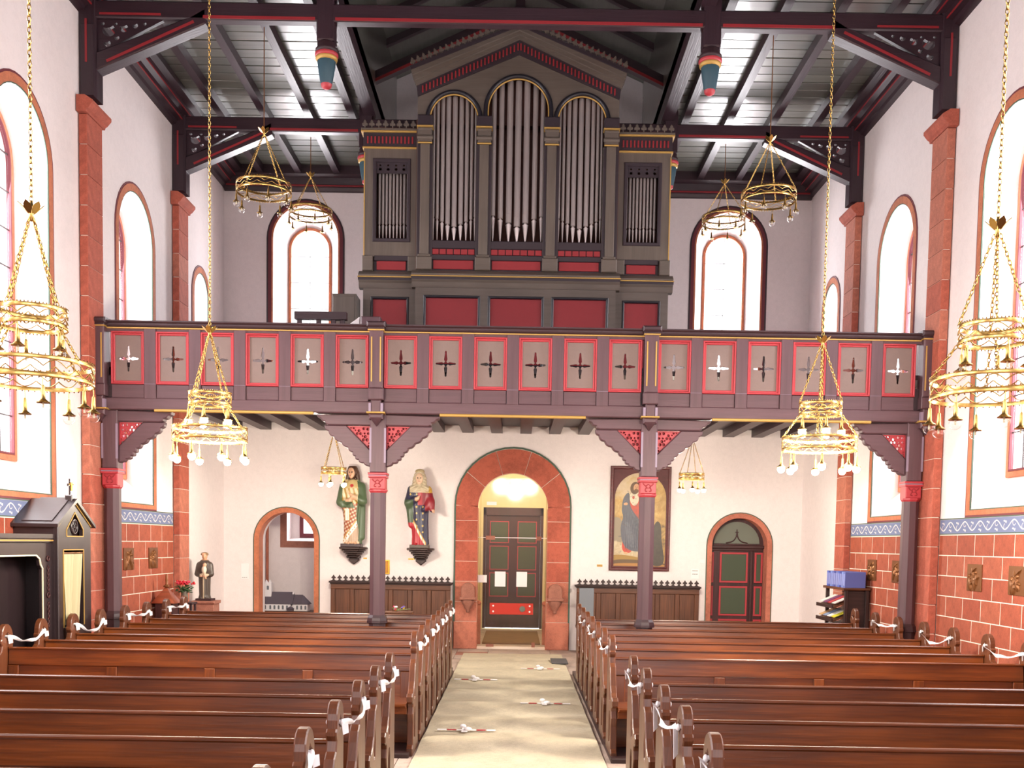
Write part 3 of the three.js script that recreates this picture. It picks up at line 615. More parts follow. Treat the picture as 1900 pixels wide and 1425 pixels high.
// ---------- organ ----------
{
  const OZ = -14.85, o = thing('pipe_organ', 'grey-brown pipe organ with silver pipes, gabled top and red panels', 'organ', [0, 4.09, OZ]);
  const Y = (y) => y - 4.09, b = (x0, x1, y0, y1, z0, z1, c = .008) => CB(x0, x1, Y(y0), Y(y1), z0, z1, c);
  const rect = (x0, x1, y0, y1) => [[x0, Y(y0)], [x1, Y(y0)], [x1, Y(y1)], [x0, Y(y1)]];
  // lower case with openings for the red panels
  const main = poly(rect(-1.43, 1.43, 4.09, 5.55)), PAN = [[-1.31, -.507], [-.39, .402], [.516, 1.322]];
  for (const [a, c] of PAN) main.holes.push(hole(rect(a, c, 4.45, 5.44)));
  mesh('lower_case', ex(main, .06).translate(0, 0, -.06), M.org, o);
  for (const s of [-1, 1]) {
    const wg = poly(s > 0 ? rect(1.43, 2.19, 4.09, 5.55) : rect(-2.19, -1.43, 4.09, 5.55)); wg.holes.push(hole(s > 0 ? rect(1.535, 2.078, 4.45, 5.43) : rect(-2.078, -1.535, 4.45, 5.43)));
    mesh('wing_case', ex(wg, .06).translate(0, 0, -.16), M.org, o);
    mesh('case_side', B(s * 2.19, s * 2.15, Y(4.09), Y(7.78), -.16, -.9), M.org, o, 'y');
    mesh('wing_return', B(s * 1.43, s * 1.40, Y(4.09), Y(7.77), -.01, -.16), M.org, o, 'y');
  }
  mesh('case_back', B(-2.17, 2.17, Y(4.09), Y(8.1), -.86, -.9), M.caseIn, o);
  const frm = (x0, x1, y0, y1, z, name = 'panel_moulding', m = M.orgBlack, e = .03) => mesh(name, ex(ringShape(rect(x0 - .005, x1 + .005, y0 - .005, y1 + .005), rect(x0 + e, x1 - e, y0 + e, y1 - e)), .05, .01).translate(0, 0, z), m, o);
  for (const [a, c] of PAN) { mesh('red_panel', b(a, c, 4.45, 5.44, -.06, -.035, .002), M.redDeep, o); frm(a, c, 4.45, 5.44, -.04); }
  for (const s of [-1, 1]) { const a = Math.min(s * 1.535, s * 2.078), c = Math.max(s * 1.535, s * 2.078); mesh('red_panel', b(a, c, 4.45, 5.43, -.16, -.135, .002), M.redDeep, o); frm(a, c, 4.45, 5.43, -.14); }
  // main cornice
  const cp = [[-.1, 5.545], [.01, 5.55], [.02, 5.575], [.035, 5.62], [.06, 5.65], [.062, 5.69], [.08, 5.71], [.08, 5.73], [.0, 5.79], [-.1, 5.79]];
  const corn = (x0, x1, dz, n) => mesh(n, alongX(cp.map(([z, y]) => [z + dz, Y(y)]).reverse(), x0, x1), M.org, o);
  corn(-1.48, 1.48, 0, 'main_cornice'); corn(-2.25, -1.43, -.1, 'wing_cornice'); corn(1.43, 2.25, -.1, 'wing_cornice');
  mesh('cornice_shadow_fillet', [B(-1.485, 1.485, Y(5.655), Y(5.688), .0, .07), B(-2.255, -1.43, Y(5.655), Y(5.688), -.1, -.03), B(1.43, 2.255, Y(5.655), Y(5.688), -.1, -.03)], M.orgDark, o);
  mesh('cornice_gold_line', [B(-1.49, 1.49, Y(5.69), Y(5.704), 0, .082), B(-2.26, -1.43, Y(5.69), Y(5.704), -.1, -.018), B(1.43, 2.26, Y(5.69), Y(5.704), -.1, -.018)], M.goldPaint, o);
  // pilasters of the upper case
  for (const x of [-1.31, -.475, .48, 1.32]) {
    const p = mesh('pilaster', [b(x - .065, x + .065, 6.0, 7.54, -.05, .035), b(x - .11, x + .11, 6.0, 7.54, -.1, .0)], M.org, o, 'y');
    mesh('pilaster_edge', [B(x - .108, x - .068, Y(6.0), Y(7.54), -.02, .004), B(x + .068, x + .108, Y(6.0), Y(7.54), -.02, .004)], M.orgDark, p, 'y');
    mesh('pilaster_base', [b(x - .11, x + .11, 5.79, 5.97, -.06, .07, .012), b(x - .09, x + .09, 5.97, 6.01, -.06, .05, .012)], M.org, p);
    mesh('pilaster_capital', [b(x - .095, x + .095, 7.56, 7.75, -.06, .05, .012), b(x - .1, x + .1, 7.72, 7.75, -.06, .07, .008), new THREE.CylinderGeometry(.028, .028, .22, 10).rotateZ(Math.PI / 2).translate(x, Y(7.62), .05)], M.org, p);
    mesh('pilaster_gold', [B(x - .115, x + .115, Y(7.755), Y(7.772), -.06, .085), rod([x - .1, Y(7.548), .045], [x + .1, Y(7.548), .045], .012, .012, 6)], M.goldPaint, p);
    mesh('impost', b(x - .105, x + .105, 7.775, 7.93, -.08, .06, .015), M.orgDark, p);
  }
  // upper board with three arched openings
  const ar = (cx, r, ys, n = 18) => Array.from({ length: n + 1 }, (_, i) => { const a = i / n * Math.PI; return [cx - r * Math.cos(a), Y(ys) + r * Math.sin(a)]; });
  const ARC = [[-.905, .375, 7.88], [0, .462, 8.02], [.9, .375, 7.88]];
  const ub = [[-1.42, Y(7.78)]];
  for (const [cx, r, ys] of ARC) ub.push([cx - r, Y(7.78)], ...ar(cx, r, ys), [cx + r, Y(7.78)]);
  ub.push([1.42, Y(7.78)], [1.42, Y(8.2)], [0, Y(8.79)], [-1.42, Y(8.2)]);
  mesh('upper_board', ex(poly(ub), .08).translate(0, 0, -.06), M.org, o);
  for (const [cx, r, ys] of ARC) {
    const arcPts = (q, z) => Array.from({ length: 17 }, (_, i) => { const a = i / 16 * Math.PI; return [cx - q * Math.cos(a), Y(ys) + q * Math.sin(a), z]; });
    const st = (q, z) => [[cx - q, Y(7.9), z], ...arcPts(q, z), [cx + q, Y(7.9), z]];
    mesh('arch_moulding', [tube(st(r, .03), .03, 40, 8)], M.orgBlack, o);
    mesh('arch_gold', [tube(st(r - .035, .02), .012, 40, 6)], M.goldPaint, o);
  }
  // pediment: frieze with balusters, cyma cornice, pierced cresting
  const L0 = Math.hypot(1.42, .59), ang = Math.atan2(.59, 1.42);
  for (const s of [-1, 1]) {
    const par = (x, ya, yb, xa, yc, yd) => poly([[s * x, Y(ya)], [0, Y(yc)], [0, Y(yd)], [s * xa, Y(yb)]]);
    mesh('pediment_frieze', ex(par(1.42, 8.18, 8.33, 1.435, 8.77, 8.98), .05).translate(0, 0, 0), M.orgDark, o);
    const bal = []; for (let i = 0; i < 27; i++) { const t = (i + .6) / 27, x = s * 1.38 * (1 - t), y = 8.262 + t * .615; bal.push(bar([x, Y(y - .045), .056], [x, Y(y + .045), .056], .02, .016)); }
    mesh('frieze_balusters', bal, M.redDeep, o);
    const cy = (g0, g1, z0, m, n) => mesh(n, ex(poly([[s * g0[0], Y(g0[1])], [0, Y(g0[2])], [0, Y(g1[2])], [s * g1[0], Y(g1[1])]]), z0 + .06).translate(0, 0, -.06), m, o);
    cy([1.435, 8.32, 8.965], [1.46, 8.375, 9.01], .09, M.org, 'pediment_cornice'); cy([1.46, 8.37, 9.01], [1.485, 8.43, 9.055], .125, M.org, 'pediment_cornice');
    cy([1.485, 8.425, 9.05], [1.505, 8.49, 9.10], .165, M.org, 'pediment_cornice'); cy([1.505, 8.485, 9.095], [1.515, 8.53, 9.135], .19, M.orgDark, 'pediment_cornice');
    for (let i = 0; i < 19; i++) {
      const t = (i + .5) / 19, x = s * 1.5 * (1 - t), y = 8.535 + t * .6, q = poly([[-.007, 0], [.007, 0], [.010, .028], [.034, .030], [.042, .048], [.032, .066], [.016, .064], [.020, .084], [0, .112], [-.020, .084], [-.016, .064], [-.032, .066], [-.042, .048], [-.034, .030], [-.010, .028]]);
      mesh('cresting_leaf', ex(q, .02).scale(.95, 1, 1).rotateZ(s * -.39).translate(x, Y(y + .0), .15), M.org, o);
    }
  }
  // wing tops: frieze, gold lines, cresting
  for (const s of [-1, 1]) {
    const X = (a, c) => [Math.min(s * a, s * c), Math.max(s * a, s * c)], f = (a, c, y0, y1, z0, z1, cc) => b(...X(a, c), y0, y1, z0, z1, cc);
    const wf = poly(rect(...X(1.42, 2.19), 6.0, 7.52)); wf.holes.push(hole(rect(...X(1.525, 2.055), 6.21, 7.365)));
    mesh('wing_front', ex(wf, .05).translate(0, 0, -.15), M.org, o, 'y');
    mesh('wing_gold_edge', B(s * 2.19, s * 2.175, Y(6.0), Y(7.45), -.15, -.094), M.goldPaint, o);
    mesh('wing_base', f(1.42, 1.55, 5.79, 6.0, -.16, -.06), M.org, o); mesh('wing_base', f(2.05, 2.2, 5.79, 6.0, -.16, -.05), M.org, o);
    mesh('wing_frieze', f(1.42, 2.2, 7.53, 7.73, -.85, -.09), M.orgDark, o);
    mesh('wing_balusters', Array.from({ length: 13 }, (_, i) => bar([s * (1.5 + i * .053), Y(7.575), -.086], [s * (1.5 + i * .053), Y(7.67), -.086], .022, .016)), M.redDeep, o);
    mesh('wing_gold_line', [f(1.42, 2.23, 7.728, 7.75, -.85, -.06, .004), f(1.42, 2.21, 7.505, 7.528, -.85, -.075, .004)], M.goldPaint, o);
    mesh('wing_top', f(1.42, 2.23, 7.75, 7.785, -.85, -.065), M.org, o);
    for (let i = 0; i < 8; i++) {
      const q = poly([[-.007, 0], [.007, 0], [.010, .028], [.034, .030], [.042, .048], [.032, .066], [.016, .064], [.020, .084], [0, .112], [-.020, .084], [-.016, .064], [-.032, .066], [-.042, .048], [-.034, .030], [-.010, .028]]);
      mesh('cresting_leaf', ex(q, .02).translate(s * (1.49 + i * .098), Y(7.785), -.09), M.org, o);
    }
    mesh('wing_inner_side', B(s * 1.42, s * 1.44, Y(5.8), Y(7.76), -.86, -.16), M.caseIn, o);
    frm(...X(1.525, 2.055), 6.21, 7.365, -.13, 'wing_frame', M.orgDark, .045);
    const lam = poly([...rect(...X(1.55, 2.03), 7.17, 7.34)]);
    for (let i = 0; i < 4; i++) lam.holes.push(hole(circ(s * (1.62 + i * .113), Y(7.225), .022, 8)), hole(circ(s * (1.62 + i * .113), Y(7.28), .014, 6)));
    mesh('carved_lambrequin', ex(lam, .02).translate(0, 0, -.13), M.orgDark, o);
  }
  // recess behind the main pipes, foot board, red tile rows
  mesh('case_top', [B(-1.42, 1.42, Y(8.1), Y(8.14), -.9, -.5), B(-2.19, -1.42, Y(7.74), Y(7.78), -.9, -.2), B(1.42, 2.19, Y(7.74), Y(7.78), -.9, -.2)], M.caseIn, o); mesh('upper_back', ex(poly([[-1.42, Y(8.0)], [1.42, Y(8.0)], [1.42, Y(8.3)], [0, Y(8.9)], [-1.42, Y(8.3)]]), .03).translate(0, 0, -.5), M.caseIn, o);
  mesh('case_floor', B(-2.15, 2.15, Y(5.78), Y(6.1), -.86, -.16), M.caseIn, o);
  mesh('recess_sides', [-1.42, -.475, .48, 1.42].map((x) => B(x - .02, x + .02, Y(5.8), Y(7.9), -.86, -.05)), M.caseIn, o);
  for (const [x0, x1, n, z] of [[-1.2, -.59, 6, 0], [-.365, .37, 7, 0], [.59, 1.2, 6, 0], [-2.02, -1.56, 4, -.1], [1.56, 2.02, 4, -.1]]) {
    mesh('foot_board', [b(x0 - .02, x1 + .02, 6.1, 6.22, -.14 + z, -.01 + z, .012), b(x0 - .02, x1 + .02, 5.94, 6.015, -.14 + z, .005 + z)], M.orgDark, o);
    mesh('tile_backing', B(x0 - .02, x1 + .02, Y(5.8), Y(6.12), -.1 + z, -.035 + z), M.orgDark, o);
    const d = (x1 - x0) / n;
    for (let i = 0; i < n; i++) mesh('red_tile', b(x0 + i * d + .006, x0 + (i + 1) * d - .006, 6.022, 6.096, -.03 + z, -.012 + z, .003), M.redDeep, o);
    mesh('red_base_panel', b(x0 + .02, x1 - .02, 5.815, 5.938, -.03 + z, -.008 + z, .004), M.redDeep, o);
  }
  // pipes
  function pipe(x, r, foot, top, z, m) {
    const y0 = 6.222, bot = foot + .026, p = mesh('pipe', [new THREE.CylinderGeometry(r, r, top - bot, 14).translate(x, Y((top + bot) / 2), z)], M.tin, o);
    mesh('pipe_foot', [new THREE.CylinderGeometry(r * .92, r * .22, foot - y0 - .02, 14).translate(x, Y((foot + y0 - .02) / 2), z), new THREE.CylinderGeometry(r, r * .92, .02, 14).translate(x, Y(foot - .01), z)], M.tin, p);
    mesh('languid', new THREE.CylinderGeometry(r * .55, r * .55, .03, 10).translate(x, Y(foot + .013), z - r * .3), M.tin, p);
    const mh = m * r;
    mesh('upper_lip', [new THREE.CylinderGeometry(r * 1.07, r * 1.07, mh, 10, 1, true, -.95, 1.9).translate(x, Y(bot + mh / 2), z + r * .03), new THREE.SphereGeometry(r * 1.06, 10, 6, Math.PI / 2 - .95, 1.9, 0, Math.PI / 2).scale(1, .45, 1).translate(x, Y(bot + mh), z)], M.tin, p);
  }
  [[-.343, .034, 6.57], [-.237, .038, 6.535], [-.117, .044, 6.475], [.002, .0455, 6.425], [.123, .044, 6.475], [.245, .038, 6.535], [.35, .034, 6.57]].forEach(([x, r, f]) => pipe(x, r, f, 8.47, -.12, 2.6));
  for (const c of [-.9, .895]) [-.295, -.24, -.17, -.09, .002, .094, .174, .243, .298].forEach((dx, i) => { const k = Math.abs(i - 4); pipe(c + dx, [.0365, .034, .0285, .023, .017][k], 6.41 + k * .036, 8.245, -.12, 2.6); });
  for (const s of [-1, 1]) for (let i = 0; i < 9; i++) pipe(s * (1.575 + i * .051), i % 2 ? .0195 : .0175, 6.465 + (i % 2) * .01, 7.235, -.24, 2.2);
}
// things on the gallery beside the organ
{
  const g = thing('cupboard', 'narrow grey cupboard standing left of the organ on the gallery', 'cupboard', [-2.42, 4.09, -14.9]);
  mesh('carcass', CB(-.17, .17, 0, 1.32, -.2, .2, .01), M.org, g, 'y'); mesh('door', CB(-.15, .15, .04, 1.28, .2, .215, .005), M.org, g, 'y'); mesh('knob', new THREE.SphereGeometry(.014, 8, 6).translate(.12, .75, .225), M.brass, g);
  const s = thing('loudspeaker', 'brown box with a round speaker dial beside the organ on the gallery', 'loudspeaker', [-1.81, 4.09, -13.2]);
  mesh('box', CB(-.12, .12, 0, .66, -.12, .12, .01), M.gal, s, 'y'); mesh('dial_ring', new THREE.TorusGeometry(.055, .01, 8, 20).translate(0, .53, .125), M.steel, s); mesh('dial', new THREE.CylinderGeometry(.045, .05, .02, 18).rotateX(Math.PI / 2).translate(0, .53, .12), M.orgBlack, s);
  mesh('pedestal', CB(-.08, .08, 0, .02, -.1, .1), M.galDark, s);
  const d = thing('music_desk', 'pale sloping desk leaning beside the speaker box on the gallery', 'desk', [-2.07, 4.09, -13.25]);
  mesh('board', ex(poly([[-.09, .0], [.1, 0], [.1, .68], [-.09, .54]]), .04, .006), M.white, d); mesh('foot', CB(-.1, .11, 0, .03, -.08, .12), M.galDark, d);
  const r = thing('wooden_rack', 'dark wooden rack in front of the left gallery window', 'rack', [-2.62, 4.09, -14.0]);
  mesh('rails', [B(-.34, .36, .80, .90, -.05, .05), B(-.3, -.2, .62, .66, -.04, .04)], M.galDark, r); for (const x of [-.28, -.02, .18, .3]) mesh('post', CB(x - .03, x + .03, 0, .8, -.03, .03, .006), M.galDark, r, 'y');
}
// ---------- chandeliers ----------
function chain(a, b, link = .034, r = .0042) {
  const d = V3(...b).sub(V3(...a)), L = d.length(), n = Math.max(2, Math.round(L / (link * .78))), q = new THREE.Quaternion().setFromUnitVectors(V3(0, 1, 0), d.clone().normalize()), out = [];
  const g0 = new THREE.TorusGeometry(link * .36, r, 4, 8).scale(.72, 1.35, 1), g1 = g0.clone().rotateY(Math.PI / 2);
  for (let i = 0; i < n; i++) out.push((i % 2 ? g1 : g0).clone().applyQuaternion(q).translate(...V3(...a).addScaledVector(d, (i + .5) / n).toArray()));
  return join(out);
}
function crown(y) {
  const g = [lathe([[0, y - .06], [.018, y - .05], [.012, y - .02], [.026, y], [.015, y + .02], [.006, y + .06], [0, y + .06]], 10)];
  for (let k = 0; k < 6; k++) { const a = k * Math.PI / 3; const leaf = ex(poly([[-.006, 0], [.006, 0], [.022, .035], [.02, .055], [0, .08], [-.02, .055], [-.022, .035]]), .004).rotateX(.75).translate(0, y - .012, .016).rotateY(a); g.push(leaf); }
  return g;
}
function hoop(r, y, h, n, parent) {        // drum of two hoops with interlaced arcs between
  const band = (ya, yb) => lathe([[r - .003, ya], [r + .003, ya], [r + .003, yb], [r - .003, yb], [r - .003, ya]], 40), g = [band(y + h / 2 - .022, y + h / 2), band(y - h / 2, y - h / 2 + .022)];
  const beads = []; const bg = new THREE.OctahedronGeometry(.006, 0);
  for (let i = 0; i < 60; i++) { const a = i / 60 * 2 * Math.PI; for (const yy of [y + h / 2 + .004, y - h / 2 - .004]) beads.push(bg.clone().translate(r * Math.cos(a), yy, r * Math.sin(a))); }
  for (const q of g) mesh('hoop', q, M.brass, parent); mesh('bead_edge', beads, M.brass, parent);
  const arcs = []; for (let i = 0; i < n; i++) for (const ph of [0, .5]) {
    const p = []; for (let k = 0; k <= 6; k++) { const t = k / 6, a = (i + ph + t) / n * 2 * Math.PI; p.push([r * Math.cos(a), y + (ph ? 1 : -1) * (h / 2 - .024) * Math.sin(t * Math.PI) * (1) - (ph ? 1 : -1) * .0, r * Math.sin(a)]); }
    arcs.push(tube(p, .0035, 8, 4));
  }
  mesh('interlaced_arcs', arcs, M.brass, parent);
}
const cupG = lathe([[.004, .075], [.009, .072], [.012, .03], [.013, 0], [.026, -.012], [.038, -.02], [.038, -.024], [.012, -.016]], 14), stemG = new THREE.CylinderGeometry(.003, .003, .05, 5).translate(0, .095, 0);
const bulbG = new THREE.SphereGeometry(.034, 14, 10).translate(0, -.044, 0);
function bulbs(o, r, y, n, a0, lit, arms) {
  for (let i = 0; i < n; i++) {
    const a = a0 + i / n * 2 * Math.PI, x = r * Math.cos(a), z = r * Math.sin(a);
    const h = mesh('lamp_holder', holderG, M.brass, o); h.position.set(x, y, z);
    mesh('light_bulb', bulbG, lit ? bulbLit : M.glassBulb, h);
    if (!lit) mesh('filament', filG, M.ivory, h);
    else { const l = new THREE.PointLight(new THREE.Color().setRGB(1, .9, .74), BULB * lit, 0, 2); l.position.set(x, y - .044, z); l.shadow.radius = 1.5; l.castShadow = true; o.add(l); }
  }
}
const holderG = join([cupG, stemG]); uvM(holderG, 'y'); holderG.userData.uvd = true;
const filG = new THREE.CylinderGeometry(.005, .006, .03, 6).translate(0, -.035, 0);
function bigChandelier(x, z, label, lit, hang) {          // two tiers
  const o = thing('chandelier', label, 'chandelier', [x, 0, z], 'two-tier chandeliers of the nave');
  mesh('crown', crown(3.77), M.brass, o);
  mesh('hanging_chain', chain([0, 3.82, 0], [0, hang, 0], .04), M.brass, o);
  const tiers = [[.185, 3.17, .11], [.325, 2.86, .12]];
  tiers.forEach(([r, y, h], k) => hoop(r, y, h, k ? 16 : 10, o));
  for (let i = 0; i < 4; i++) {
    const a = i * Math.PI / 2 + .35, p = (r, y) => [r * Math.cos(a), y, r * Math.sin(a)];
    mesh('chain', chain([.015 * Math.cos(a), 3.73, .015 * Math.sin(a)], p(.185, 3.225)), M.brass, o); mesh('chain', chain(p(.187, 3.115), p(.325, 2.92)), M.brass, o);
  }
  bulbs(o, .185, 3.005, 5, .3, lit); bulbs(o, .325, 2.68, 8, .2, lit);
}
bigChandelier(-2.72, -5.95, 'unlit brass two-tier chandelier in front of the left tall window', 0, 8.05);
bigChandelier(2.78, -5.95, 'unlit brass two-tier chandelier in front of the right tall window', 0, 8.05);
bigChandelier(-2.69, -9.25, 'lit brass two-tier chandelier hanging before the left gallery panels', 1, 8.05);
bigChandelier(2.77, -9.25, 'lit brass two-tier chandelier hanging before the right gallery panels', 1, 8.05);
function ringChandelier(x, z, yc, yr, r, n, lit, label, hang, grp) {
  const o = thing('ring_chandelier', label, 'chandelier', [x, 0, z], grp), h = r > .25 ? .11 : .085;
  mesh('crown', crown(yc), M.brass, o);
  if (hang) mesh('hanging_cord', rod([0, yc + .05, 0], [0, hang, 0], .006, .006, 5), M.bronze, o);
  hoop(r, yr, h, r > .25 ? 12 : 8, o);
  for (let i = 0; i < 4; i++) { const a = i * Math.PI / 2 + .5; mesh('chain', chain([.015 * Math.cos(a), yc - .04, .015 * Math.sin(a)], [r * Math.cos(a), yr + h / 2, r * Math.sin(a)], .03, .0035), M.brass, o); }
  bulbs(o, r, yr - .17 + (r > .25 ? 0 : .01), n, .39, lit);
}
for (const s of [-1, 1]) {
  const w = s < 0 ? 'left' : 'right';
  ringChandelier(s * 3.04, -12.62, 6.81, 6.14, .325, 8, 0, `unlit brass ring chandelier hanging high above the ${w} side of the gallery`, 8.03, 'ring chandeliers above the gallery');
  ringChandelier(s * 3.15, -15.95, 7.46, 6.90, .325, 8, 0, `unlit ring chandelier against the bright ${w} end window`, 8.03, 'ring chandeliers above the gallery');
  ringChandelier(s * 2.64, -15.2, 3.52, 2.955, .185, 5, 1.4, `small lit ring chandelier under the ${w} side of the gallery`, 4.03, 'ring chandeliers under the gallery');
}
// ---------- carpet: lies in soft ripples ----------
const nz = noise2(1, 1, [9, 9], 5), nz2 = noise2(1, 1, [5, 17], 9);
function carpetY(x, z) {
  const u = Math.min(1, Math.max(0, (x + .85) / 1.7)), e = Math.min(1, Math.max(0, (.85 - Math.abs(x)) / .12));
  const ph = (-z - 9.84) / 1.05 * 2 * Math.PI + 0.7 * (nz(u * .99, ((z + 40) * .07) % .99) - .5) + 0.5 * (nz2(u * .99, ((z + 40) * .05) % .99) - .5);
  const far = Math.min(1, Math.max(0, (-z - 8.3) / 1.2)) * Math.min(1, Math.max(0, (17.4 + z) / .8));
  return .01 + (.018 + .018 * Math.cos(ph) * (1 - .35 * u)) * far * (.4 + .6 * e);
}
{
  const o = thing('carpet_runner', 'long beige carpet runner down the middle aisle', 'carpet', [0, 0, 0]);
  const g = new THREE.PlaneGeometry(1.7, 14.8, 24, 300).rotateX(-Math.PI / 2), p = g.attributes.position;
  for (let i = 0; i < p.count; i++) { const x = p.getX(i), z = p.getZ(i) - 10.35; p.setXYZ(i, x + .035, carpetY(x, z), z); }
  g.computeVertexNormals();
  mesh('pile', g, M.carpet, o);
}
// ---------- pews ----------
function endShape() {
  const top = []; for (let i = 0; i <= 12; i++) { const a = i / 12 * Math.PI; top.push([.105 * Math.cos(a), .965 + .135 * Math.sin(a) ** .85]); }
  const s = poly([[-.12, 0], [.40, 0], [.40, .07], [.355, .10], [.34, .30], [.375, .38], [.35, .44], [.36, .47], [.43, .50], [.445, .545], [.415, .575], [.375, .555], [.335, .565], [.29, .60], [.245, .66], [.20, .76], [.165, .82], [.115, .85],
    [.1, .90], [.12, .93], [.12, .95], ...top, [-.12, .95], [-.12, .93], [-.1, .90], [-.105, .1]]);
  const cr = []; for (let k = 0; k < 4; k++) { const a = Math.PI / 2 * k, L = k % 2 ? .052 : .036; for (const [u, v] of [[.011, .012], [.014, L * .7], [.0, L], [-.014, L * .7]]) cr.push([u * Math.cos(a) - v * Math.sin(a), .985 + u * Math.sin(a) + v * Math.cos(a)]); }
  s.holes.push(hole(cr), hole([[.19, .52], [.235, .50], [.25, .56], [.215, .63], [.185, .70], [.17, .60]]), hole([[.16, .14], [.27, .14], [.265, .36], [.24, .42], [.19, .42], [.165, .36]]));
  return s;
}
const endG = xf(ex(endShape(), .056, .007), new THREE.Matrix4().set(0, 0, 1, -.028, 0, 1, 0, 0, 1, 0, 0, 0, 0, 0, 0, 1)); uvM(endG, 'y'); endG.userData.uvd = true;
function makePew(x0, x1) {          // group origin on the floor below the aisle end; faces the viewpoint (+z)
  const o = new THREE.Group(), dir = Math.sign(x1 - x0), L = Math.abs(x1 - x0), lo = Math.min(0, x1 - x0) + .03, hi = Math.max(0, x1 - x0) - .03, by = .045;
  for (const x of [0, x1 - x0]) mesh('end_panel', endG, M.pewEnd, o, 'y').position.set(x, 0, 0);
  const lean = (g) => g.rotateX(-.12).translate(0, .42, .03);
  mesh('top_rail', lean(join([CB(lo, hi, .30, .455, -.022, .018, .008), CB(lo, hi, .445, .47, -.034, .032, .008)])), M.pew, o);
  mesh('bottom_rail', lean(join([CB(lo, hi, -.08, .02, -.022, .018, .006)])), M.pew, o);
  const n = 4, d = (hi - lo - .1) / n;
  for (let i = 0; i <= n; i++) mesh('stile', lean(CB(lo + i * d, lo + i * d + .1, .02, .30, -.022, .018, .006)), M.pew, o, 'y');
  for (let i = 0; i < n; i++) mesh('back_panel', lean(join([CB(lo + i * d + .098, lo + (i + 1) * d + .002, .015, .305, -.014, -.002, .003)])), M.pew, o);
  mesh('seat', CB(lo, hi, .445, .48, .0, .43, .012), M.pew, o);
  mesh('seat_front_rail', CB(lo, hi, .38, .446, .36, .385, .004), M.pewP, o);
  for (const t of [.34, .67]) mesh('seat_support', B(lo + L * t - .02, lo + L * t + .02, by, .445, .05, .34), M.pewEnd, o, 'y');
  mesh('kneeler_board', CB(lo, hi, .2, .225, -.25, -.13, .008), M.pewP, o);
  mesh('lower_back', CB(lo, hi, by, .4, -.03, -.012, .004), M.pewP, o);
  return o;
}
const ord = ['nearest', 'second', 'third', 'fourth', 'fifth', 'sixth', 'seventh', 'eighth'];
const rowsL0 = [3.73, 4.51, 5.30, 6.09, 6.83, 7.61], rowsR0 = [3.76, 4.54, 5.32, 6.10, 6.93, 7.70];
const fromRear = ['rearmost row', 'second row from the rear', 'third row from the rear', 'fourth row from the rear', 'fifth row from the rear', 'sixth row from the rear'];
const rowsL1 = Array.from({ length: 8 }, (_, i) => 9.5 + i * .735), rowsR1 = Array.from({ length: 7 }, (_, i) => 9.45 + i * .81);
const pewL = makePew(-.86, -4.68), pewR = makePew(.97, 4.83);
const blocks = [[pewL, -.86, rowsL0, 'front left block'], [pewR, .97, rowsR0, 'front right block'], [pewL, -.86, rowsL1, 'rear left block'], [pewR, .97, rowsR1, 'rear right block']];
for (const [proto, x, rows, bl] of blocks) rows.forEach((D, i) => {
  const c = proto.clone(); c.name = uniq('pew'); c.position.set(x, .0, -D);
  c.userData = { label: bl.startsWith('front') ? `brown varnished pew, ${fromRear[rows.length - 1 - i]} of the ${bl}` : `brown varnished pew, ${ord[i]} row of the ${bl} behind the cross aisle`, category: 'pew', group: 'pews in ' + bl }; scene.add(c);
});
// ---------- white ribbons that tie pew ends in pairs ----------
function ribbon(x, Da, Db, label, sag, side, tail) {
  const o = thing('ribbon', label, 'ribbon', [x, 0, -(Da + Db) / 2], 'white ribbons between pew ends'), h = (Db - Da) / 2, ya = .985;
  const n = 14, P = [], wv = .015;
  const pt = (t) => [side * (.045 + .02 * Math.sin(t * Math.PI)) + .008 * Math.sin(t * 11), ya - sag * Math.sin(t * Math.PI) + .006 * Math.sin(t * 17), h - 2 * h * t];
  const pos = [], idx = [];
  for (let i = 0; i <= n; i++) { const t = i / n, [px, py, pz] = pt(t), tw = Math.sin(t * 5) * .9, k = wv * (.6 + .6 * Math.abs(Math.sin(t * 7 + 1))); for (const q of [-1, -.3, .3, 1]) pos.push(px + q * k * Math.sin(tw) + .004 * Math.cos(q * 4), py + q * k * Math.cos(tw), pz); }
  for (let i = 0; i < n; i++) for (let j = 0; j < 3; j++) { const a = i * 4 + j; idx.push(a, a + 4, a + 1, a + 1, a + 4, a + 5); }
  const g = new THREE.BufferGeometry(); g.setAttribute('position', new THREE.Float32BufferAttribute(pos, 3)); g.setIndex(idx); g.computeVertexNormals();
  mesh('band', g, M.ribbon, o);
  for (const e of [h, -h]) {
    const k = []; for (const dx of [-.036, .036]) k.push(new THREE.SphereGeometry(.018, 8, 6).scale(.7, 1.1, .9).translate(dx, ya - .004, e));
    k.push(rod([-.036, ya, e], [.036, ya, e], .012, .012, 6)); mesh('knot', k, M.ribbon, o);
    const tl = ex(poly([[-.02, 0], [.02, 0], [.024, -tail], [-.012, -tail * 1.15]]), .003).rotateY(.8).translate(side * .05, ya - .01, e); mesh('tail', tl, M.ribbon, o);
  }
}
const pairL = [[0, 1], [2, 3], [4, 5], [6, 7]], pn = ['nearest', 'second', 'third', 'farthest'];
for (const [x, rows, side, nm] of [[-.86, rowsL1, 1, 'aisle side of the rear left pews'], [-4.68, rowsL1, 1, 'wall side of the rear left pews'], [.97, rowsR1, -1, 'aisle side of the rear right pews'], [4.83, rowsR1, -1, 'wall side of the rear right pews']])
  pairL.forEach(([a, b], i) => { if (rows[b]) ribbon(x, rows[a], rows[b], `white ribbon tied on the ${nm}, ${rows.length < 8 && i === 2 ? 'farthest' : pn[i]} from the viewpoint`, x < -4 || x > 4 ? [.07, .1, .03, .02][i] : .05, side, .05); });
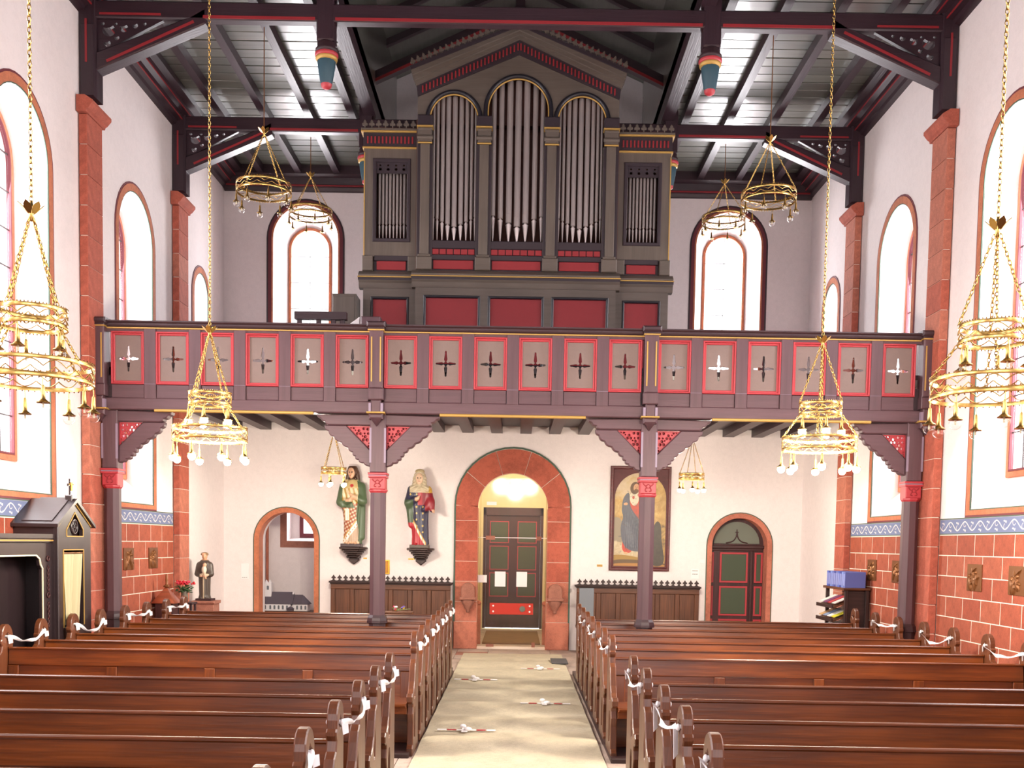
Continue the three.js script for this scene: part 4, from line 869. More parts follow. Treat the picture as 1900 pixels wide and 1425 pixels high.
for (const [x, rows, side, nm] of [[-.86, rowsL0, 1, 'front left'], [.97, rowsR0, -1, 'front right']])
  [[4, 5, 'rearmost two'], [2, 3, 'middle two'], [0, 1, 'nearest two']].forEach(([a, b, w]) => ribbon(x, rows[a], rows[b], `white ribbon tied between the ${w} ${nm} pew ends on the aisle`, .05, side, side < 0 && a === 2 ? .14 : .05));
// ---------- carved and painted figures ----------
function blob(field, c, h, res, color, blurN = 0) {       // mesh of field(x, y, z) <= 0 inside a box c +- h, vertex-coloured
  const mc = new MarchingCubes(res, new THREE.MeshBasicMaterial(), false, false, 90000), hf = res / 2;
  for (let k = 0; k < res; k++) for (let j = 0; j < res; j++) for (let i = 0; i < res; i++)
    mc.field[i + j * res + k * res * res] = -field(c[0] + (i - hf) / hf * h[0], c[1] + (j - hf) / hf * h[1], c[2] + (k - hf) / hf * h[2]) * 8;
  mc.isolation = 0; mc.update();
  let g = new THREE.BufferGeometry(); g.setAttribute('position', new THREE.BufferAttribute(mc.positionArray.slice(0, mc.count * 3), 3));
  g.scale(...h).translate(...c); g = mergeVertices(g, 1e-4); g.computeVertexNormals();
  const p = g.attributes.position, col = new Float32Array(p.count * 3), q = new THREE.Color();
  for (let i = 0; i < p.count; i++) { q.set(color(p.getX(i), p.getY(i), p.getZ(i))); col.set([q.r, q.g, q.b], i * 3); }
  g.setAttribute('color', new THREE.BufferAttribute(col, 3));
  return g;
}
const smin = (a, b, k) => { const h = Math.max(0, Math.min(1, .5 + .5 * (b - a) / k)); return b + (a - b) * h - k * h * (1 - h); };
function cap(x, y, z, a, b, ra, rb) {
  const dx = b[0] - a[0], dy = b[1] - a[1], dz = b[2] - a[2], t = Math.max(0, Math.min(1, ((x - a[0]) * dx + (y - a[1]) * dy + (z - a[2]) * dz) / (dx * dx + dy * dy + dz * dz)));
  return Math.hypot(x - a[0] - t * dx, y - a[1] - t * dy, z - a[2] - t * dz) - (ra + (rb - ra) * t);
}
const ell = (x, y, z, c, r) => { const a = (x - c[0]) / r[0], b = (y - c[1]) / r[1], d = (z - c[2]) / r[2], k = Math.hypot(a, b, d); return (k - 1) * Math.min(...r); };
const lerpT = (tab, y) => { for (let i = 1; i < tab.length; i++) if (y <= tab[i][0]) { const t = (y - tab[i - 1][0]) / (tab[i][0] - tab[i - 1][0]); return tab[i - 1].slice(1).map((v, k) => v + (tab[i][k + 1] - v) * t); } return tab[tab.length - 1].slice(1); };
const skin = '#d9ab8a', painted = new THREE.MeshPhysicalMaterial({ vertexColors: true, roughness: 0.45, clearcoat: 0.25, clearcoatRoughness: 0.4 });
function robed(tab, folds, extra) {      // tab rows: [y, cx, cz, rx, rz]
  const y1 = tab[tab.length - 1][0];
  return (x, y, z) => {
    const [cx, cz, rx, rz] = lerpT(tab, y), th = Math.atan2((x - cx) / rx, (z - cz) / rz), f = folds(th, y);
    let d = (Math.hypot((x - cx) / rx, (z - cz) / rz) - 1 - f) * Math.min(rx, rz) * .8;
    d = Math.max(d, -y, y - y1); return extra(x, y, z, d);
  };
}
function face(x, y, z, c, r, tilt) {    // head with nose, brow, eye hollows, chin
  const X = x - c[0], Y = y - c[1], Z = z - c[2];
  let d = ell(X, Y, Z, [0, 0, 0], [r * .74, r, r * .84]);
  d = smin(d, ell(X, Y, Z, [tilt * .2 * r, -.72 * r, r * .35], [r * .36, r * .34, r * .38]), r * .3);
  d = smin(d, cap(X, Y, Z, [tilt * .25 * r, .1 * r, r * .78], [tilt * .3 * r, -.28 * r, r * .95], r * .09, r * .15), r * .1);
  for (const s of [-1, 1]) d = Math.max(d, -(Math.hypot(X - (s * .3 + tilt * .25) * r, Y - .08 * r, Z - r * .86) - r * .15));
  return d;
}
function handAt(x, y, z, w, dir, up, k) {      // palm, four fingers, thumb
  const P = (a, b) => [w[0] + dir[0] * a + up[0] * b, w[1] + dir[1] * a + up[1] * b, w[2] + dir[2] * a + up[2] * b];
  let d = cap(x, y, z, P(0, 0), P(.05 * k, 0), .02 * k, .026 * k);
  for (let i = 0; i < 4; i++) { const o = (i - 1.5) * .0145 * k, L = [.088, .1, .096, .08][i] * k; d = Math.min(d, cap(x, y, z, P(.045 * k, o), P(L, o * 1.15), .0085 * k, .006 * k)); }
  return smin(d, cap(x, y, z, P(.015 * k, .022 * k), P(.055 * k, .045 * k), .01 * k, .007 * k), .008);
}
{ // statue left of the column: gold and green robe
  const tab = [[0, 0, 0, .165, .11], [.12, .005, 0, .15, .105], [.45, 0, 0, .145, .11], [.7, -.01, 0, .175, .12], [.88, -.01, 0, .195, .12], [1.0, 0, 0, .18, .11], [1.1, 0, 0, .12, .08], [1.14, 0, 0, .06, .055]];
  const folds = (t, y) => .05 * Math.sin(9 * t + 5 * y + 1.2 * Math.sin(y * 6)) * (1 - y * .55) + .03 * Math.sin(17 * t - 8 * y) * (1 - y * .6);
  const hc = [.0, 1.265, .035];
  const F = robed(tab, folds, (x, y, z, d) => {
    d = smin(d, cap(x, y, z, [.16, 1.02, .0], [.19, .76, .06], .07, .075), .05); d = smin(d, cap(x, y, z, [.19, .76, .06], [.03, .84, .16], .06, .04), .04);
    d = smin(d, cap(x, y, z, [-.16, 1.02, 0], [-.2, .74, .05], .07, .08), .05); d = smin(d, cap(x, y, z, [-.2, .74, .05], [-.02, .76, .17], .055, .04), .04);
    d = smin(d, cap(x, y, z, [.17, .95, -.03], [.17, .12, -.02], .06, .05), .03);
    d = smin(d, cap(x, y, z, [-.2, .72, .08], [-.12, .62, .12], .05, .03), .04);
    d = Math.min(d, handAt(x, y, z, [.02, .85, .17], [-.8, .55, .1], [.1, .3, .9], .85)); d = Math.min(d, handAt(x, y, z, [-.03, .78, .18], [.75, .6, .1], [0, .3, .9], .85));
    d = smin(d, cap(x, y, z, [0, 1.1, .01], [0, 1.2, .02], .05, .045), .02);
    d = Math.min(d, face(x, y, z, hc, .105, -.25));
    let hair = ell(x, y, z, [0, 1.295, -.005], [.096, .115, .1]); hair = smin(hair, cap(x, y, z, [.07, 1.26, -.02], [.12, 1.03, .0], .045, .03), .03); hair = smin(hair, cap(x, y, z, [-.07, 1.26, -.02], [-.11, 1.05, .0], .045, .03), .03);
    hair = Math.max(hair, -(Math.hypot((x + .02) / .07, (y - 1.25) / .1) - 1) * .05 - Math.max(0, -(z - .03)) * 4);
    d = Math.min(d, hair);
    d = Math.min(d, ell(x, y, z, [.07, .015, .1], [.03, .025, .06]), ell(x, y, z, [-.05, .015, .1], [.03, .025, .06])); return d;
  });
  const C = (x, y, z) => {
    if (y > 1.13) { const fc = Math.hypot((x + .02) / .068, (y - 1.25) / .095); return fc < 1 && z > .03 ? (Math.hypot(x + .045, y - 1.262) < .012 || Math.hypot(x - .005, y - 1.262) < .012 ? '#3a2418' : Math.abs(y - 1.205) < .008 && Math.abs(x + .02) < .02 ? '#a8503f' : skin) : '#4a2c1a'; }
    if (z > .15 && Math.abs(x) < .1 && y > .74 && y < .95) return skin;
    if (y < .04 && z > .07) return skin;
    if (x > .1 + .02 * Math.sin(y * 9) || (x < -.16 && y > .55) || (y > .64 && y < .76 && z > .05 && x < .06 - (y - .64) * .5)) return '#4f6144';
    if (y > .98) return Math.hypot(x, y - 1.03) < .03 ? '#b33' : '#c9b27c';
    if (y > .72) return Math.abs(Math.sin(x * 40 + y * 10)) > .8 ? '#a98334' : '#d8c8a4';
    const edge = y - (.32 + x * 1.35); if (y < .7 && edge < 0 && edge > -.14) return edge > -.03 ? '#b98b2f' : (Math.sin(x * 90) * Math.sin(y * 80) > .5 ? '#b06a30' : '#e6ddcf');
    if (edge <= -.14) return '#b59a82';
    if (x > -.13 && x < -.03 && y > .42 && y < .62) return Math.abs(x + .08) < .035 ? '#e3dfd4' : '#c9a24a';
    const m = Math.sin((x + y * .5) * 110) + Math.sin((y - x * .6) * 95); return m > .5 ? '#cfc3ae' : m < -.7 ? '#8c3a2c' : '#a8673a';
  };
  const o = thing('statue', 'painted statue in gold and green robes with hands at the chest, left of the column', 'statue', [-2.85, 1.87, -18.27], 'wall statues');
  mesh('figure', blob(F, [0, .68, .02], [.32, .72, .26], 112, C), painted, o);
  mesh('plinth', CB(-.19, .17, -.055, .004, -.13, .14, .008), M.galDark, o);
}
{ // statue right of the column: dark blue mantle over red
  const tab = [[0, .02, 0, .15, .11], [.15, .02, 0, .14, .105], [.45, .01, 0, .15, .11], [.7, -.01, 0, .175, .12], [.9, 0, 0, .175, .12], [1.0, 0, 0, .16, .11], [1.08, 0, 0, .11, .08], [1.12, 0, 0, .06, .055]];
  const folds = (t, y) => .05 * Math.sin(8 * t - 6 * y + Math.sin(y * 5)) * (1 - y * .5) + .025 * Math.sin(19 * t + 4 * y) * (1 - y * .5), hc = [.0, 1.175, .04];
  const F = robed(tab, folds, (x, y, z, d) => {
    d = smin(d, cap(x, y, z, [-.15, .98, 0], [-.19, .74, .06], .065, .07), .05); d = smin(d, cap(x, y, z, [-.19, .74, .06], [-.02, .82, .16], .055, .035), .04);
    d = smin(d, cap(x, y, z, [.15, .98, 0], [.2, .78, .05], .065, .065), .05); d = smin(d, cap(x, y, z, [.2, .78, .05], [.235, .62, .1], .06, .045), .04);
    d = smin(d, cap(x, y, z, [.19, .72, .06], [.09, .63, .12], .07, .03), .05); d = smin(d, cap(x, y, z, [-.19, .78, .02], [-.15, .35, .04], .06, .04), .05);
    d = Math.min(d, handAt(x, y, z, [-.03, .82, .165], [.7, .6, .1], [0, .3, .9], .85)); d = Math.min(d, handAt(x, y, z, [.235, .61, .11], [.55, -.5, .6], [-.3, .4, .7], .85));
    d = smin(d, cap(x, y, z, [0, 1.04, .01], [0, 1.12, .02], .05, .045), .02); d = Math.min(d, face(x, y, z, hc, .1, .0));
    let veil = ell(x, y, z, [0, 1.2, -.01], [.105, .125, .11]); veil = smin(veil, cap(x, y, z, [.08, 1.18, .0], [.09, 1.02, .06], .04, .045), .03); veil = smin(veil, cap(x, y, z, [-.08, 1.18, 0], [-.09, 1.02, .06], .04, .045), .03);
    veil = smin(veil, cap(x, y, z, [-.14, .98, .07], [.14, .98, .07], .05, .05), .04); veil = Math.max(veil, -(Math.hypot(x / .066, (y - 1.17) / .105) - 1) * .05 - Math.max(0, -(z - .045)) * 4);
    d = Math.min(d, veil + .004 * Math.sin(y * 120 + Math.abs(x) * 60)); d = Math.min(d, ell(x, y, z, [.0, 1.3, -.01], [.085, .05, .09]));
    d = Math.min(d, ell(x, y, z, [-.05, .015, .1], [.03, .025, .06])); return d;
  });
  const C = (x, y, z) => {
    if (Math.hypot(x / .064, (y - 1.17) / .1) < 1 && z > .05) return Math.hypot(x + .028, y - 1.182) < .011 || Math.hypot(x - .028, y - 1.182) < .011 ? '#3a2a20' : Math.abs(y - 1.125) < .007 && Math.abs(x) < .018 ? '#b0584a' : '#e6c3a6';
    if (y > 1.28) return Math.sin(y * 160) > 0 ? '#a8946a' : '#c2b08a';
    if (y > .93 && (Math.abs(x) < .17)) return '#bdae92';
    if ((z > .145 && x > -.07 && x < .06 && y > .78 && y < .92) || (x > .23 && y < .63)) return '#dcb294';
    if (x > .11 && y > .6 && y < .85) return '#8c1f2a';
    if (x > .06 && y > .7 && y < .92) return '#7d1a28';
    if (x < -.1 && y > .4 && y < .8 && z > .02) return '#41533b';
    if (x > -.02 && x < .06 && y > .7 && y < .93) return '#a32530';
    const hem = y - (.42 - (x + .09) * 1.7 + .25 * Math.max(0, -x)); 
    if (y < .5 && x < .13 && hem < 0) return hem > -.09 ? (hem > -.025 ? '#b98a2c' : Math.sin(x * 120) > .6 ? '#c79a3c' : '#e5dcc8') : '#a81f2c';
    if (x < -.1 && y > .2 && y < .42) return '#d7c59b';
    const u = (x - .07) * 9, v = (y - .45) * 9, s = Math.abs((u % 1 + 1.5) % 1 - .5) + Math.abs((v % 1 + 1.5) % 1 - .5); if (s < .17) return '#d8bb62';
    if (x > .1 && y > .8) return '#c39a3e'; return '#2c2a44';
  };
  const o = thing('statue', 'painted statue of a veiled woman in a dark blue mantle over red, beside the portal', 'statue', [-1.66, 1.87, -18.27], 'wall statues');
  mesh('figure', blob(F, [0, .66, .02], [.32, .72, .26], 112, C), painted, o);
  mesh('plinth', CB(-.16, .18, -.055, .004, -.13, .14, .008), M.org, o);
}
for (const [x, lab] of [[-2.86, 'dark carved wooden console under the green and gold statue'], [-1.65, 'dark carved wooden console under the blue mantled statue']]) {
  const o = thing('wall_console', lab, 'console', [x, 1.5, ZB], 'statue consoles');
  const hex = (w, d, y0, y1, m = .01) => ex(poly([[-w, 0], [-w, d * .55], [-w * .62, d], [w * .62, d], [w, d * .55], [w, 0]]), y1 - y0, m).rotateX(Math.PI / 2).scale(1, 1, 1).translate(0, y1, 0);
  mesh('top_slab', [hex(.24, .46, .275, .315), hex(.2, .42, .245, .275)], M.wainsD, o);
  mesh('mouldings', [hex(.17, .36, .205, .245), hex(.14, .3, .17, .205), hex(.11, .22, .13, .17)], M.wainsD, o);
  mesh('bracket', ex(poly([[-.1, .17], [-.085, .1], [-.1, .08], [0, .0], [.1, .08], [.085, .1], [.1, .17]]), .1, .012), M.wainsD, o);
  mesh('scrolls', [-1, 1].map((s) => new THREE.CylinderGeometry(.03, .03, .12, 12).rotateX(Math.PI / 2).translate(s * .095, .14, .1)), M.wainsD, o);
}
{ // small brass labels, gold-framed notice, paper notices, alarm box
  const L = (n, label, cat, x0, x1, y0, y1, m) => { const o = thing(n, label, cat, [(x0 + x1) / 2, (y0 + y1) / 2, ZB]); mesh('plate', CB(-(x1 - x0) / 2, (x1 - x0) / 2, -(y1 - y0) / 2, (y1 - y0) / 2, 0, .008, .002), m, o); return o; };
  const ink = mat('#4a4038', { roughness: .9 }), rows = (o, n, w, dy, y0, h = .006) => mesh('lettering', Array.from({ length: n }, (_, i) => [0, 1, 2].map((k) => B(-w + k * w * .68, -w + k * w * .68 + w * .5, y0 - i * dy, y0 - i * dy + h, .007, .009))), ink, o);
  rows(L('name_plate', 'small brass plate right of the left statue console', 'plate', -2.70, -2.635, 1.60, 1.625, M.gold), 1, .025, .01, -.003);
  rows(L('name_plate', 'small brass plate left of the right statue console', 'plate', -1.885, -1.775, 1.60, 1.625, M.gold), 1, .04, .01, -.003);
  rows(L('name_plate', 'small brass plate left of the framed painting', 'plate', 1.54, 1.64, 1.53, 1.57, M.goldPaint), 1, .04, .01, -.003);
  rows(L('paper_notice', 'white paper notice left of the small arched doorway', 'notice', -4.92, -4.78, 1.20, 1.48, M.paper), 1, .05, .02, -.115);
  rows(L('paper_notice', 'white paper notice beside the green panelled door', 'notice', 3.25, 3.40, 1.34, 1.52, M.paper), 2, .05, .06, .05, .01);
  L('alarm_box', 'small white box on the wall beside the green panelled door', 'box', 3.40, 3.50, 1.62, 1.69, M.white);
  const f = thing('framed_notice', 'small gold framed picture half hidden behind the left gallery column', 'picture', [-2.32, 1.46, ZB]);
  mesh('gold_frame', ex(ringShape([[-.1, -.13], [.1, -.13], [.1, .13], [-.1, .13]], [[-.07, -.1], [.07, -.1], [.07, .1], [-.07, .1]]), .025, .006), M.gold, f); mesh('picture_face', B(-.072, .072, -.102, .102, 0, .012), mat('#c98a2a', { roughness: .6, tx: 'plaster' }), f);
}
{ // framed altar painting, arched top
  const o = thing('framed_painting', 'large framed painting of a figure in red and grey blue robes behind the column', 'painting', [2.30, 2.41, ZB]);
  const w = .545, h = .94, sl = arch(.93, -.86, .36, 0, 24).map(([a, b]) => [a, b]);
  mesh('frame', ex(ringShape([[-w, -h], [w, -h], [w, h], [-w, h]], [[-w + .055, -h + .055], [w - .055, -h + .055], [w - .055, h - .055], [-w + .055, h - .055]]), .06, .012), mat('#6a2a2c', { roughness: .45, tx: 'wood' }), o);
  mesh('spandrel_board', ex(ringShape([[-w + .05, -h + .05], [w - .05, -h + .05], [w - .05, h - .05], [-w + .05, h - .05]], sl), .012).translate(0, 0, .025), mat('#5d2c2e', { roughness: .6, tx: 'stone' }), o);
  const c = document.createElement('canvas'); c.width = 512; c.height = 970; const x = c.getContext('2d');
  const bg = (col, pts) => { x.fillStyle = col; x.beginPath(); pts.forEach(([a, b], i) => i ? x.lineTo(a, b) : x.moveTo(a, b)); x.closePath(); x.fill(); };
  x.fillStyle = '#a8854a'; x.fillRect(0, 0, 512, 970);
  const dab = (n, x0, x1, y0, y1, cols, r) => { for (let i = 0; i < n; i++) { x.globalAlpha = .22; x.fillStyle = cols[i % cols.length]; x.beginPath(); x.ellipse(x0 + rnd() * (x1 - x0), y0 + rnd() * (y1 - y0), r * (.5 + rnd()), r * (.2 + .4 * rnd()), rnd() * 3, 0, 7); x.fill(); } x.globalAlpha = 1; };
  const blobP = (col, p) => { x.fillStyle = col; x.beginPath(); const n = p.length, m = (i) => [(p[i % n][0] + p[(i + 1) % n][0]) / 2, (p[i % n][1] + p[(i + 1) % n][1]) / 2]; x.moveTo(...m(0)); for (let i = 1; i <= n; i++) x.quadraticCurveTo(...p[i % n], ...m(i)); x.fill(); };
  dab(260, 0, 512, 0, 640, ['#c9a45c', '#94703c', '#d2b57c'], 60); dab(120, 0, 260, 0, 260, ['#c8b494', '#bfa988', '#d0c0a2'], 60);
  blobP('#8e8069', [[-40, 470], [70, 460], [95, 600], [90, 740], [-40, 760]]);
  blobP('#b8a584', [[-60, 690], [80, 720], [180, 770], [280, 780], [330, 850], [160, 880], [-60, 860]]); dab(90, 0, 300, 720, 850, ['#c6b595', '#a8936e', '#d2c4a6'], 34);
  blobP('#9a7836', [[-40, 840], [180, 850], [300, 890], [200, 930], [-40, 930]]); blobP('#634c31', [[-40, 890], [260, 890], [560, 930], [560, 1000], [-40, 1000]]); blobP('#a9783c', [[-40, 930], [260, 925], [560, 940], [560, 1000], [-40, 1000]]);
  blobP('#453d34', [[392, 540], [430, 488], [468, 540], [470, 700], [520, 960], [340, 950], [372, 720]]); dab(60, 370, 500, 540, 930, ['#3a332c', '#52483d'], 26);
  blobP('#b4432e', [[140, 240], [270, 240], [290, 420], [270, 600], [130, 540]]); blobP('#bd3f2b', [[105, 600], [160, 620], [200, 830], [70, 820]]);
  blobP('#54555f', [[150, 195], [85, 260], [70, 400], [95, 460], [60, 560], [85, 740], [170, 810], [310, 810], [330, 660], [260, 500], [190, 410], [150, 340]]);
  blobP('#474a55', [[190, 430], [240, 520], [310, 640], [300, 790], [235, 720], [205, 560]]); blobP('#62636d', [[100, 520], [140, 500], [190, 640], [210, 780], [150, 760]]); dab(80, 90, 300, 430, 790, ['#4a4c57', '#63656f', '#3f424c'], 22);
  blobP('#cfc4a8', [[150, 210], [230, 200], [245, 300], [200, 360], [150, 310]]); blobP('#a9452f', [[176, 250], [196, 246], [200, 270], [186, 284], [174, 270]]);
  x.fillStyle = '#5c3f24'; x.beginPath(); x.ellipse(200, 168, 46, 62, .15, 0, 7); x.fill(); x.fillStyle = '#c4946c'; x.beginPath(); x.ellipse(212, 164, 27, 40, .12, 0, 7); x.fill();
  x.fillStyle = '#6b4828'; x.beginPath(); x.ellipse(212, 196, 20, 20, 0, 0, 7); x.fill(); x.fillStyle = '#3d2a1c'; x.fillRect(200, 156, 9, 4); x.fillRect(219, 157, 9, 4); x.fillStyle = '#a87850'; x.fillRect(212, 160, 5, 16); x.fillStyle = '#8e4f3c'; x.fillRect(206, 184, 14, 4);
  x.strokeStyle = 'rgba(40,42,52,.55)'; x.lineWidth = 5; for (let i = 0; i < 9; i++) { x.beginPath(); x.moveTo(110 + i * 12, 300 + i * 22); x.quadraticCurveTo(100 + i * 22, 480 + i * 20, 120 + i * 22, 780); x.stroke(); }
  x.strokeStyle = 'rgba(130,132,142,.4)'; for (let i = 0; i < 8; i++) { x.beginPath(); x.moveTo(104 + i * 13, 290 + i * 22); x.quadraticCurveTo(112 + i * 22, 480 + i * 20, 110 + i * 22, 770); x.stroke(); }
  dab(120, 60, 320, 200, 820, ['#3f4350', '#6a6c76', '#57493f'], 14);
  blobP('#c99a72', [[88, 320], [130, 312], [134, 340], [96, 346]]); blobP('#c99a72', [[104, 812], [144, 816], [140, 836], [100, 832]]);
  const t = new THREE.CanvasTexture(c); t.colorSpace = THREE.SRGBColorSpace;
  const g = B(-.47, .47, -.88, .85, .008, .022), uv = g.attributes.uv; g.userData.keepUV = true;
  mesh('canvas', g, new THREE.MeshPhysicalMaterial({ map: t, roughness: .5 }), o);
}
// ---------- panelled seat backs either side of the portal ----------
for (const [x0, x1, lab] of [[-3.255, -1.10, 'brown panelled bench back with pierced cresting under the two statues'], [1.17, 3.375, 'brown panelled bench back with pierced cresting under the painting']]) {
  const o = thing('panelled_bench', lab, 'bench', [(x0 + x1) / 2, 0, ZB], 'panelled benches at the end wall'), w = (x1 - x0) / 2, z = .2;
  mesh('back_board', B(-w + .02, w - .02, 0, 1.17, .0, z - .03), M.wains, o, 'y');
  mesh('rails', [CB(-w, w, 1.06, 1.17, z - .04, z, .006), CB(-w, w, .45, .55, z - .04, z, .006)], M.wains, o);
  const n = 6, d = (2 * w - .08) / n;
  for (let i = 0; i <= n; i++) mesh('stile', CB(-w + i * d, -w + i * d + .08, .5, 1.06, z - .04, z, .006), M.wains, o, 'y');
  for (let i = 0; i < n; i++) mesh('panel', CB(-w + i * d + .085, -w + (i + 1) * d - .005, .555, 1.055, z - .04, z - .022, .004), M.wains, o, 'y');
  mesh('cornice', [CB(-w - .03, w + .03, 1.17, 1.20, 0, z + .04, .008), CB(-w - .01, w + .01, 1.15, 1.17, 0, z + .02, .006)], M.wainsD, o);
  mesh('seat', CB(-w, w, .43, .47, .02, .6, .01), M.wains, o); mesh('seat_front', B(-w + .02, w - .02, 0, .43, .5, .54), M.wainsD, o);
  const q = poly([[-.052, 0], [.052, 0], [.052, .012], [.03, .014], [.014, .03], [.016, .046], [.036, .05], [.04, .066], [.026, .08], [.02, .082], [0, .115], [-.02, .082], [-.026, .08], [-.04, .066], [-.036, .05], [-.016, .046], [-.014, .03], [-.03, .014], [-.052, .012]]), gl = ex(q, .02).translate(0, 1.20, z - .02);
  const m = Math.floor(2 * w / .104); for (let i = 0; i < m; i++) mesh('cresting_leaf', gl, M.wainsD, o).position.x = -w + .05 + i * (2 * w - .1) / (m - 1);
}
// ---------- holy-water niches on the portal ----------
for (const s of [-1, 1]) {
  const o = thing('holy_water_font', `stone niche font on the ${s < 0 ? 'left' : 'right'} jamb of the portal`, 'font', [s * .79, 0, ZB + .03], 'portal fonts');
  mesh('niche_surround', ex(ringShape(arch(.25, .93, 1.08), arch(.17, .95, 1.08)), .12, .012), M.sandG, o);
  mesh('niche_back', ex(poly(arch(.18, .94, 1.08)), .01), M.sandG, o);
  mesh('basin_rim', CB(-.15, .15, .895, .945, 0, .2, .02), M.sandG, o);
  mesh('basin', lathe([[.0, .66], [.025, .665], [.035, .69], [.03, .715], [.06, .74], [.075, .78], [.11, .83], [.125, .87], [.125, .9], [0, .9]], 18).scale(1, 1, 1.1).translate(0, 0, .06), M.sandG, o);
}
// ---------- relief plaques (stations) ----------
function plaqueGeo(k) {
  const g = new THREE.PlaneGeometry(.36, .3, 44, 36), p = g.attributes.position; seed = 100 + k * 31;
  const bl = []; for (let i = 0; i < 5; i++) { const x = rr(-.1, .1), y = rr(-.1, .0); bl.push([x, y, .03, .07, rr(-.4, .4)], [x + rr(-.02, .02), y + .085, .018, .02, 0], [x + .03, y + .02, .04, .012, rr(-1, 1)]); }
  bl.push([0, .0, .012, .13, .6], [rr(-.05, .05), .07, .09, .01, .6]);
  for (let i = 0; i < p.count; i++) {
    const x = p.getX(i), y = p.getY(i); let h = 0;
    for (const [cx, cy, a, b, t] of bl) { const c = Math.cos(t), s = Math.sin(t), u = ((x - cx) * c + (y - cy) * s) / a, v = (-(x - cx) * s + (y - cy) * c) / b, e = 1 - u * u - v * v; if (e > 0) h = Math.max(h, .022 * Math.sqrt(e)); }
    p.setZ(i, .012 + h);
  }
  g.computeVertexNormals(); return g;
}
[[-1, -13.97, 'left wall nearer the gallery column'], [-1, -14.92, 'left wall nearer the corner statue'], [1, -11.48, 'right wall nearer the right column'], [1, -10.5, 'right wall at the picture edge'], [1, -13.82, 'right wall just behind the gallery column'], [1, -14.8, 'right wall above the blue folders']].forEach(([s, z, w], i) => {
  const o = thing('relief_plaque', 'bronze relief plaque on the ' + w, 'plaque', [s * (W - .012), 1.63, z], 'bronze relief plaques', s < 0 ? Math.PI / 2 : -Math.PI / 2);
  mesh('slab', CB(-.18, .18, -.15, .15, 0, .013, .004), M.bronze, o); mesh('relief', plaqueGeo(i), M.bronze, o);
});
seed = 4242;
